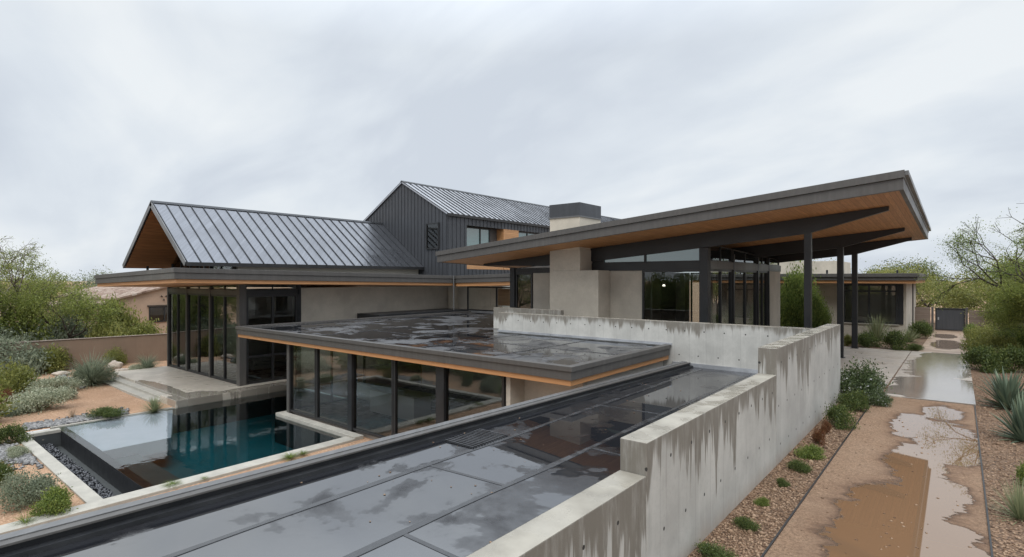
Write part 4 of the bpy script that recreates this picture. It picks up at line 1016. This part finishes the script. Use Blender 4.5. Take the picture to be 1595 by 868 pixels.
BM = {
 'olive': [bush_mesh('olive_bush', 5200, .085, 31, 'olive', 10), bush_mesh('olive_bush', 5200, .08, 32, 'olive', 12)],
 'low': [bush_mesh('low_bush', 5200, .085, 141, 'green', 7, .4, .5, .8, 16, .6), bush_mesh('low_bush', 5200, .085, 143, 'green', 6, .4, .5, .8, 16, .6), bush_mesh('low_bush', 5200, .085, 146, 'bright', 8, .4, .5, .8, 16, .6)],
 'green': [bush_mesh('green_bush', 5600, .08, 41, 'green', 10), bush_mesh('green_bush', 5600, .085, 42, 'green', 13)],
 'bright': [bush_mesh('bright_bush', 5600, .08, 45, 'bright', 11), bush_mesh('bright_bush', 5600, .085, 46, 'bright', 9)],
 'verde_b': [bush_mesh('verde_bush', 5200, .085, 47, 'verde', 11)],
 'silver': [bush_mesh('silver_bush', 8000, .055, 51, 'silver', 16, .5, .55, .7), bush_mesh('silver_bush', 8000, .055, 52, 'silver', 14, .5, .55, .7)],
 'grey': [bush_mesh('grey_bush', 6500, .075, 55, 'grey', 12, .5, .4), bush_mesh('grey_bush', 6500, .07, 56, 'grey', 10, .5, .4)],
 'yellow': [bush_mesh('yellow_bush', 5200, .075, 61, 'yellow', 11), bush_mesh('yellow_bush', 5200, .075, 62, 'yellow', 11)],
 'red': [bush_mesh('red_bush', 2600, .10, 65, 'red', 7, .5)],
 'flower': [bush_mesh('flowering_bush', 8000, .075, 66, 'flower', 16)],
 'feather': [blade_mesh('feathery_grass', 520, 71, 'grey', .013, .9, .35, 1.5, 4, (.6, 1.1))],
 'agave': [blade_mesh('agave', 110, 72, 'agave', .07, .25, .05, 1.45)],
 'yucca': [blade_mesh('yucca', 190, 73, 'yucca', .022, .12, .0, 1.5)],
 'dry': [blade_mesh('dry_shrub', 110, 74, 'dry', .009, .5, .3, 1.5)],
 'tuft': [blade_mesh('grass_tuft', 90, 75, 'bright', .02, .9, .5, 1.5)],
}
cnt = [0]
def plant(kind, px, py, wpx, hpx, label, cat='shrub', name=None, group=None, left=None, zc=None, off=None):
    """stand a plant with its foot at ground point seen at (px,py), wpx wide and hpx tall there"""
    if left is None: left = px < 700
    if off is not None: p = Vector(off)
    elif zc is not None: p = at(px, py, zc)
    else: p = gz(px, py) if left else at(px, py, 0)
    r = px - CX
    if off is None: t = math.hypot(p.x, p.y) / math.hypot(r * cs - F * sn, r * sn + F * cs)
    else: t = 1
    me = BM[kind][cnt[0] % len(BM[kind])]; cnt[0] += 1
    names = {'agave': 'agave', 'yucca': 'yucca', 'feather': 'feather_grass', 'dry': 'dry_shrub', 'tuft': 'grass_tuft'}
    o = bpy.data.objects.new(name or names.get(kind, 'shrub'), me); C.objects.link(o); o.location = p
    s = wpx * t / 2; h = hpx * t
    if kind in ('agave', 'yucca', 'feather', 'dry', 'tuft'): o.scale = (s / .95, s / .95, h / .98)
    else: o.scale = (s, s, h / (1.05 if kind != 'silver' else .8))
    o.location.z -= .02 * t
    o.rotation_euler.z = (cnt[0] * 2.1) % 6.28
    return tag(o, label, cat, group)

G1 = 'plants along the concrete wall'
plant('low', 1112, 872, 74, 30, 'green shrub at the very bottom edge beside the streaked wall', group=G1)
plant('low', 1157, 824, 46, 24, 'low green shrub second from the bottom along the streaked wall', group=G1)
plant('low', 1187, 787, 28, 16, 'tiny green shrub third from the bottom along the streaked wall', group=G1)
plant('low', 1219, 757, 24, 16, 'tiny green shrub fourth from the bottom along the streaked wall', group=G1)
plant('low', 1241, 735, 40, 25, 'spreading green shrub fifth from the bottom along the streaked wall', group=G1)
plant('low', 1262, 713, 52, 26, 'spreading green shrub below the two russet shrubs by the wall', group=G1)
plant('red', 1274, 692, 28, 30, 'russet brown shrub beside the streaked concrete wall', group=G1)
plant('red', 1287, 676, 22, 24, 'smaller russet shrub just behind the brown one by the wall', group=G1)
plant('green', 1306, 665, 56, 38, 'full green shrub where the tall concrete wall meets the bed', group=G1)
plant('green', 1330, 640, 50, 34, 'green shrub spilling toward the path behind the full one', group=G1)
plant('flower', 1338, 622, 92, 60, 'large dark shrub with tiny pink flowers at the wall end', group=G1)
plant('flower', 1368, 632, 42, 28, 'low flowering shrub leaning over the patio edge', group=G1)
G2 = 'plants in the bed before the guest house'
plant('green', 1352, 541, 48, 26, 'dark round shrub left of the big yucca by the guest house', group=G2)
plant('yucca', 1366, 531, 58, 44, 'big spiky pale yucca under the guest house window', 'yucca', group=G2)
plant('green', 1393, 545, 46, 34, 'dark round shrub right of the big yucca at the patio edge', group=G2)
plant('yucca', 1416, 533, 42, 24, 'yellowish spiky clump near the guest house corner', 'yucca', group=G2)
plant('green', 1431, 527, 40, 28, 'dark shrub before the weathered board wall', group=G2)
plant('green', 1425, 546, 28, 12, 'small low shrub at the corner of patio and walk', group=G2)
plant('olive', 1320, 539, 20, 20, 'small shrub between the two rear steel columns', group=G2)
plant('green', 1438, 520, 28, 22, 'dark leafy shrub against the board wall by the gate', group=G2)
# bushy tree by the pavilion side
G3 = 'plants right of the walk'
plant('green', 1530, 578, 66, 44, 'dark green shrub nearest the wet walkway on its right', group=G3)
plant('yellow', 1549, 560, 72, 46, 'yellow green shrub behind the dark one right of the walkway', group=G3)
plant('green', 1577, 580, 62, 46, 'dark green shrub at the right picture edge under the tree', group=G3)
plant('olive', 1522, 545, 52, 32, 'olive shrub halfway down the right side of the walkway', group=G3)
plant('yellow', 1541, 534, 60, 34, 'pale yellow green shrub below the right tree', group=G3)
plant('bright', 1514, 528, 32, 26, 'small bright shrub nearest the gate on the right', group=G3)
plant('green', 1580, 545, 60, 44, 'dense green shrub around the right tree trunk', group=G3)
plant('bright', 1600, 562, 60, 50, 'bright green shrub cut by the right picture edge', group=G3)
plant('agave', 1570, 637, 92, 70, 'blue green agave at the right edge, upper of the large pair', 'agave', group=G3)
plant('agave', 1594, 688, 84, 84, 'tallest blue green agave at the right edge, lower of the large pair', 'agave', group=G3)
plant('yucca', 1590, 810, 86, 66, 'spiky rosette low at the right edge near the gravel', 'yucca', group=G3)
plant('bright', 1604, 760, 46, 44, 'green shrub at the right edge between agave and rosette', group=G3)
# left garden
G4 = 'desert garden shrubs'
plant('grey', 20, 588, 120, 74, 'large grey green shrub with dark branches at the left edge', group=G4)
plant('olive', 14, 618, 84, 62, 'olive bush at the left edge below the grey branching shrub', group=G4)
plant('olive', 86, 580, 66, 46, 'olive bush before the brown boundary wall, right of the grey one', group=G4)
plant('feather', 141, 600, 84, 62, 'tall feathery grey shrub before the boundary wall', group=G4)
plant('grey', 148, 598, 66, 44, 'dense grey base growth inside the feathery shrub', group=G4)
plant('olive', 180, 570, 36, 34, 'small olive shrub just right of the feathery grey one', group=G4)
plant('silver', 214, 582, 34, 18, 'low silver shrub beside the pale boulders', group=G4)
plant('feather', 230, 580, 46, 38, 'feathery silver shrub left of the glass doors', group=G4)
plant('silver', 62, 640, 100, 46, 'largest silver mound on the tan garden soil', group=G4)
plant('silver', 84, 614, 84, 32, 'silver shrub behind the largest silver mound', group=G4)
plant('grey', 102, 622, 36, 26, 'grey green shrub at the right end of the silver mound', group=G4)
plant('silver', 14, 604, 34, 14, 'small silver shrub left of the silver mounds', group=G4)
plant('red', 12, 627, 32, 24, 'dry purplish shrub at the left edge of the soil', group=G4)
plant('grey', 18, 646, 50, 12, 'flat grey ground shrub at the left edge', group=G4)
plant('green', 167, 650, 62, 18, 'low dark green shrub by the pool corner', group=G4)
plant('dry', 113, 652, 28, 22, 'thin dry brown shrub beside the stone strip', 'dry shrub', group=G4)
plant('green', 16, 692, 54, 34, 'round green shrub at the left edge above the grey stones', group=G4)
plant('silver', 22, 712, 44, 20, 'small silver green shrub by the kerb corner', group=G4)
plant('grey', 44, 786, 96, 60, 'large pale grey green shrub at lower left', group=G4)
plant('bright', 84, 800, 72, 44, 'bright green shrub touching the pool kerb at lower left', group=G4)
plant('green', 2, 760, 50, 46, 'dark green shrub cut by the lower left picture edge', group=G4)
plant('yucca', 240, 641, 46, 24, 'small grey yucca at the foot of the terrace steps', 'yucca')
G5 = 'grass tufts along the pool coping'
plant('tuft', 40, 818, 44, 26, 'grass tuft on the coping at the lower left', 'grass', group=G5, zc=-2.6)
plant('tuft', 62, 808, 22, 18, 'small dry grass tuft on the coping beside the left one', 'grass', group=G5, zc=-2.6)
plant('tuft', 268, 757, 40, 10, 'flat green tuft on the coping near the dark pool ledge', 'grass', group=G5, zc=-2.56)
plant('tuft', 318, 747, 18, 7, 'tiny green tuft in the middle of the long coping', 'grass', group=G5, zc=-2.56)
plant('tuft', 452, 714, 40, 11, 'flat green tuft on the coping before the glass room', 'grass', group=G5, zc=-2.56)
plant('tuft', 472, 708, 26, 9, 'second green tuft on the coping nearest the glass room', 'grass', group=G5, zc=-2.56)
# behind the boundary wall
G6 = 'shrubs behind the boundary wall'
def far_plant(kind, x, y, r, h, label, group=G6, cat='shrub', z=None):
    me = BM[kind][cnt[0] % len(BM[kind])]; cnt[0] += 1
    o = bpy.data.objects.new('shrub', me); C.objects.link(o); o.location = (x, y, ground_z(x, y) if z is None else z)
    o.scale = (r, r, h / 1.05); o.rotation_euler.z = cnt[0] * 1.7 % 6.28; return tag(o, label, cat, group)
far_plant('olive', -58.6, 15.2, 2.3, 5.4, 'tall olive bush standing against the salmon house corner')
far_plant('yellow', -54.5, 14.0, 2.3, 3.6, 'yellow green bush behind the boundary wall, left of the salmon house')
far_plant('olive', -54.6, 16.6, 2.0, 3.3, 'olive bush behind the boundary wall before the salmon house')
far_plant('yellow', -54.0, 19.2, 2.1, 3.4, 'yellow green bush below the salmon house window')
far_plant('grey', -57.0, 6.4, 3.0, 3.6, 'grey green bush behind the boundary wall at far left')
far_plant('grey', -59.0, 12.5, 2.6, 4.4, 'grey green bush under the palo verde beside the salmon house')
far_plant('grey', -57.0, 10.2, 2.6, 3.6, 'low grey bush under the palo verde behind the wall')
# out beyond the frame, seen in the glass
G7 = 'shrubs of the garden left of the view'
for i, (k, x, y, r, h, w_) in enumerate((('olive', -46, 1.5, 1.8, 2.2, 'olive bush mirrored in the pavilion glass, nearest the pool'), ('silver', -42, 3.5, 1.4, 1.0, 'silver mound mirrored in the pavilion glass beside the pool'),
        ('green', -50, -2, 2.4, 3., 'tall green bush mirrored at the left in the pavilion glass'), ('grey', -38, 0, 1.6, 1.6, 'grey bush mirrored low in the pavilion glass'),
        ('olive', -34, -3, 2.2, 2.6, 'olive bush mirrored in the glass room panes'), ('green', -27, -4, 2.4, 2.8, 'green bush mirrored in the middle glass room panes'), ('olive', -30, 1.2, 1.2, 1.3, 'small olive bush mirrored in the glass room'))):
    far_plant(k, x, y, r, h, w_, G7)

rq = random.Random(77)
for i in range(16):
    x = -31 - rq.random() * 22; y = 1.5 - rq.random() * 9 - max(0, (x + 42)) * .35
    far_plant(rq.choice(('olive', 'bright', 'verde_b', 'yellow')), x, y, rq.uniform(1.3, 2.4), rq.uniform(1.8, 3.6), 'green hedge shrub of the garden mirrored in the poolside glass', 'hedge mirrored in the poolside glass')
def mirror_hedge(p0, p1, n, ky, k0, k1, h0, h1, z):
    for i in range(n):
        px = p0 + (p1 - p0) * (i + .5) / n; r = px - CX; dx, dy = r * cs - F * sn, r * sn + F * cs; t = ky / dy; k = rq.uniform(k0, k1)
        x, y = dx * (t + k), ky - dy * k
        far_plant(rq.choice(('olive', 'bright', 'verde_b', 'green')), x, y, rq.uniform(1.6, 2.8), rq.uniform(h0, h1), 'green hedge shrub of the garden mirrored in the poolside glass', 'hedge mirrored in the poolside glass', z=z)
mirror_hedge(560, 790, 9, 13.7, .0185, .024, 1.8, 2.8, ZL)
mirror_hedge(450, 560, 4, 13.7, .030, .034, 2.2, 3.4, ZL)
mirror_hedge(1000, 1100, 8, 24.2, .050, .060, 6.4, 8.2, ZL)
far_plant('verde_b', -58.5, 9.2, 2.6, 4.6, 'green bush below the palo verde trunk behind the boundary wall')
far_plant('bright', -60.0, 6.0, 3.0, 5.0, 'tall green bush behind the boundary wall near the left picture edge')
def rock(px, py, w, h, label, seed, left=True):
    import bmesh
    p = gz(px, py); t = math.hypot(p.x, p.y) / math.hypot((px - CX) * cs - F * sn, (px - CX) * sn + F * cs)
    bm = bmesh.new(); bmesh.ops.create_icosphere(bm, subdivisions=3, radius=1); rg = random.Random(seed)
    from mathutils import noise as mn
    for v in bm.verts:
        k = 1 + .35 * mn.noise(v.co * 1.3 + Vector((seed, 0, 0))) + .1 * mn.noise(v.co * 4)
        v.co = Vector((v.co.x * w * t / 2 * k, v.co.y * w * t / 2.3 * k, (v.co.z * .5 * k + .35) * h * t))
    me = bpy.data.meshes.new('boulder'); bm.to_mesh(me); bm.free(); me.materials.append(M['rock'])
    me.polygons.foreach_set('use_smooth', [True] * len(me.polygons))
    o = bpy.data.objects.new('boulder', me); C.objects.link(o); o.location = p; o.rotation_euler.z = seed
    tag(o, label, 'boulder', 'boulders by the terrace steps')
rock(178, 576, 20, 16, 'tallest pale boulder left of the terrace steps', 1)
rock(190, 582, 22, 10, 'flat pale boulder right of the tallest one by the steps', 2)
rock(208, 580, 18, 12, 'rounded pale boulder nearest the glass doors', 3)
rock(96, 585, 22, 8, 'flat grey boulder left of the feathery shrub', 4)

# ---------------- trees
def tree(name, label, x, y, h, spread, seed, lm, nleaf=16000, leafsize=.13, trunk=.22, fork=.22, bark='bark', levels=5, twiggy=.25, z=None, group=None, dens=1.0, droop=0., stems=3, cluster=.32, leafhi=1.0, sparse=1.0, name2=None):
    rg = random.Random(seed); z0 = ground_z(x, y) if z is None else z
    root = thing(name, label, 'tree', (x, y, z0), group); tb_ = MB(); tips = []; segs = []
    def grow(p, d, ln, r, lv):
        if lv == 0 or ln < .12: tips.append((p, d, r)); return
        n = 2 if lv > 2 else 2
        q = p; dd = d.copy(); k = 3
        for i in range(k):
            dd = (dd + Vector((rg.gauss(0, .14), rg.gauss(0, .14), rg.gauss(0, .08) + (.04 if lv > 2 else -droop)))).normalized()
            q2 = q + dd * ln / k; segs.append((q, q2, r * (1 - .22 * i / k), r * (1 - .22 * (i + 1) / k), 7 if lv > levels - 2 else (4 if lv > 2 else 3))); q = q2
            if lv <= 3: tips.append((q.copy(), dd.copy(), r))
        m = rg.choice((2, 3, 3)) if lv > 1 else 2
        for j in range(m):
            a = dd.orthogonal().normalized(); ax = a.copy(); ax.rotate(__import__('mathutils').Quaternion(dd, rg.uniform(0, 6.28)))
            nd = (dd * rg.uniform(.75, 1.1) + ax * rg.uniform(.45, .95)).normalized()
            nd = Vector((nd.x * (1 + .25 * spread), nd.y * (1 + .25 * spread), nd.z)).normalized()
            grow(q, nd, ln * rg.uniform(.62, .86), r * .62, lv - 1)
    for s_ in range(stems):
        a = s_ * 6.283 / stems + rg.uniform(-.4, .4); tilt = rg.uniform(.2, .55) * (spread if stems > 1 else .15)
        d0 = Vector((math.cos(a) * tilt, math.sin(a) * tilt, 1)).normalized()
        grow(Vector((x + math.cos(a) * .1, y + math.sin(a) * .1, z0 - .1)), d0, h * fork, trunk * rg.uniform(.7, 1), levels)
    # scale skeleton to the wanted height and spread
    V = np.array([tuple(s_[1]) for s_ in segs]); zz = V[:, 2].max() - z0; kx = 1.0; rad = np.percentile(np.hypot(V[:, 0] - x, V[:, 1] - y), 97)
    kz = h / zz; kr = spread * h * .5 / max(rad, .1)
    def T(p): return (x + (p[0] - x) * kr, y + (p[1] - y) * kr, z0 + (p[2] - z0) * kz)
    for (q, q2, r0, r1, nn) in segs: tb_.tube(T(q), T(q2), max(r0, .009), max(r1, .007), nn)
    tb_.build('trunk', M[bark], root, smooth=True, fix=False)
    P = np.array([T(t[0]) for t in tips]); g2 = np.random.default_rng(seed)
    keep = P[(P[:, 2] - z0 < h * leafhi * g2.uniform(.75, 1.1, len(P)))]
    idx = g2.integers(0, len(keep), nleaf); Q = keep[idx] + g2.normal(size=(nleaf, 3)) * cluster * np.array([1, 1, .7])
    top = (P[:, 2] - z0) > h * leafhi * .8; 
    if top.any() and leafhi < 1:
        Pt = P[top]; k = int(nleaf * .06); Q = np.concatenate([Q, Pt[g2.integers(0, len(Pt), k)] + g2.normal(size=(k, 3)) * .1])
    Q = Q[Q[:, 2] > z0 + h * .14]
    Vl = np_leaves(Q - np.array([x, y, z0]), leafsize, seed + 9, .1, .42)
    me = make_mesh('crown', Vl, [L[lm]]); o = bpy.data.objects.new('crown', me); C.objects.link(o); o.parent = root
    return root
# left: palo verde with bare twigs over a dense green canopy
tree('palo_verde_tree', 'broad green palo verde with twiggy top behind the boundary wall', -60.5, 8.2, 11.0, 1.35, 3, 'verde', 34000, .13, .2, .3, 'bark_pale', 7, leafhi=.74, cluster=.24, droop=.03)
tree('palo_verde_tree', 'dense rounded palo verde beside the salmon house', -58.0, 12.0, 6.6, 1.35, 8, 'verde', 24000, .13, .16, .2, 'bark', 6, cluster=.30)
tree('palo_verde_tree', 'wide palo verde cut by the left picture edge', -56.5, 4.6, 7.4, 1.3, 5, 'verde', 24000, .13, .16, .2, 'bark', 6, cluster=.30)
# pavilion side tree
BM['lush'] = [bush_mesh('lush_bush', 34000, .05, 91, 'bright', 30, .6, .55, 1., 14)]
far_plant('lush', -8.35, 40.4, 1.75, 4.9, 'tall leafy shrub between the steel columns and the guest house', None, z=0)
far_plant('lush', -7.25, 39.6, 1.05, 3.3, 'shorter leafy shrub on the right flank of the tall leafy one', None, z=0)
# trees right
tree('mesquite_tree', 'wispy mesquite with thin bare twigs at the right picture edge', 3.9, 36.5, 8.6, 1.25, 14, 'bright', 36000, .075, .16, .12, 'bark', 6, leafhi=.76, cluster=.2, stems=4)
tree('mesquite_tree', 'dense green mesquite right of the walkway with low spreading crown', 3.9, 34.6, 5.0, 1.3, 15, 'verde', 80000, .075, .14, .12, 'bark', 6, cluster=.26)
tree('mesquite_tree', 'olive mesquite behind the gate on the right', 3.0, 57.0, 5.4, 1.7, 16, 'olive', 22000, .16, .15, .22, 'bark', 5, cluster=.5)
tree('mesquite_tree', 'yellow green mesquite behind the gate with dark curved limbs', -3.2, 60.0, 5.0, 1.8, 17, 'yellow', 20000, .16, .18, .22, 'bark', 5, cluster=.5)
tree('mesquite_tree', 'far olive tree above the guest house corner', -4.5, 76.0, 5.6, 1.7, 18, 'olive', 14000, .2, .15, .22, 'bark', 5, cluster=.6)
tree('small_tree', 'small tree top showing above the guest house roof', -12.0, 60.0, 6.1, .8, 19, 'yellow', 8000, .16, .12, .22, 'bark', 5, cluster=.4)
tree('mesquite_tree', 'big green mesquite cut by the right picture edge', 7.4, 38.5, 6.4, 1.4, 20, 'green', 22000, .12, .16, .22, 'bark', 5, cluster=.45)
# distant tree belt, each crown its own tree
G8 = 'distant trees on the horizon'
spots = [(-100, 8, 6.5, 'verde', 'distant green tree at the far left horizon'), (-92, 17, 6.6, 'olive', 'distant olive tree behind the salmon house'),
         (-104, 22, 7, 'grey', 'distant grey green tree behind the salmon roof'), (6, 90, 6.5, 'olive', 'distant olive tree right of the gate line'),
         (-6, 96, 6.2, 'green', 'distant dark tree straight beyond the gate'), (-18, 100, 6.0, 'olive', 'distant olive tree above the guest house'),
         (16, 84, 7, 'green', 'distant dark tree at the far right edge')]
for i, (x, y, h, k, lb) in enumerate(spots):
    tree('distant_tree', lb, x, y, h, 1.7, 40 + i, k, 9000, .28, .2, .2, 'bark', 4, cluster=.8, group=G8)
# trees behind the viewer that the glazing mirrors
G9 = 'trees behind the viewpoint mirrored in the glass'
for i, (x, y, h, k, lb) in enumerate([(-62, -6, 8, 'verde', 'green tree mirrored in the left pavilion doors'), (-74, 2, 8, 'olive', 'olive tree mirrored in the left pavilion doors'),
        (-52, -16, 8, 'verde', 'green tree mirrored at the middle pavilion doors'), (-40, -22, 8, 'olive', 'olive tree mirrored in the pool room glass'),
        (-24, -26, 8, 'green', 'dark tree mirrored in the tall house window'), (-14, -24, 7, 'verde', 'green tree mirrored low in the tall house window'),
        (-32, -14, 6, 'green', 'dark tree mirrored in the right panes of the pool room'), (14, 6, 6.5, 'verde', 'green tree mirrored in the right side glass')]):
    tree('mirrored_tree', lb, x, y, h, 1.4, 60 + i, k, 12000, .2, .2, .2, 'bark', 5, cluster=.6, group=G9)
# ------------------------------------------------------------------ dead leaves and twigs that have dropped under the planting
def litter(name, spots, n, size, seed):
    rg = np.random.default_rng(seed); P = []
    for (x, y, z, r) in spots:
        k = int(n * r); a = rg.uniform(0, 6.283, k); d = r * np.abs(rg.normal(0, .7, k))
        P.append(np.stack([x + d * np.cos(a), y + d * np.sin(a), np.full(k, z + .012)], 1))
    P = np.concatenate(P); V = np_leaves(P, size, seed, 0, .35).reshape(-1, 4, 3); V[:, :, 2] = P[:, None, 2] + (V[:, :, 2] - P[:, None, 2]) * .25
    me = make_mesh(name, V.reshape(-1, 3), [L['dry']]); o = bpy.data.objects.new(name, me); C.objects.link(o); o['kind'] = 'stuff'
sp_ = [(o.location.x, o.location.y, o.location.z, max(.25, o.scale.x)) for o in list(C.objects)
       if o.get('group') in (G1, G2, G3, G4) and o.type == 'MESH']
litter('leaf_litter', [q for q in sp_ if q[0] > -12], 420, .035, 5)
litter('leaf_litter', [q for q in sp_ if q[0] < -12], 260, .06, 6)
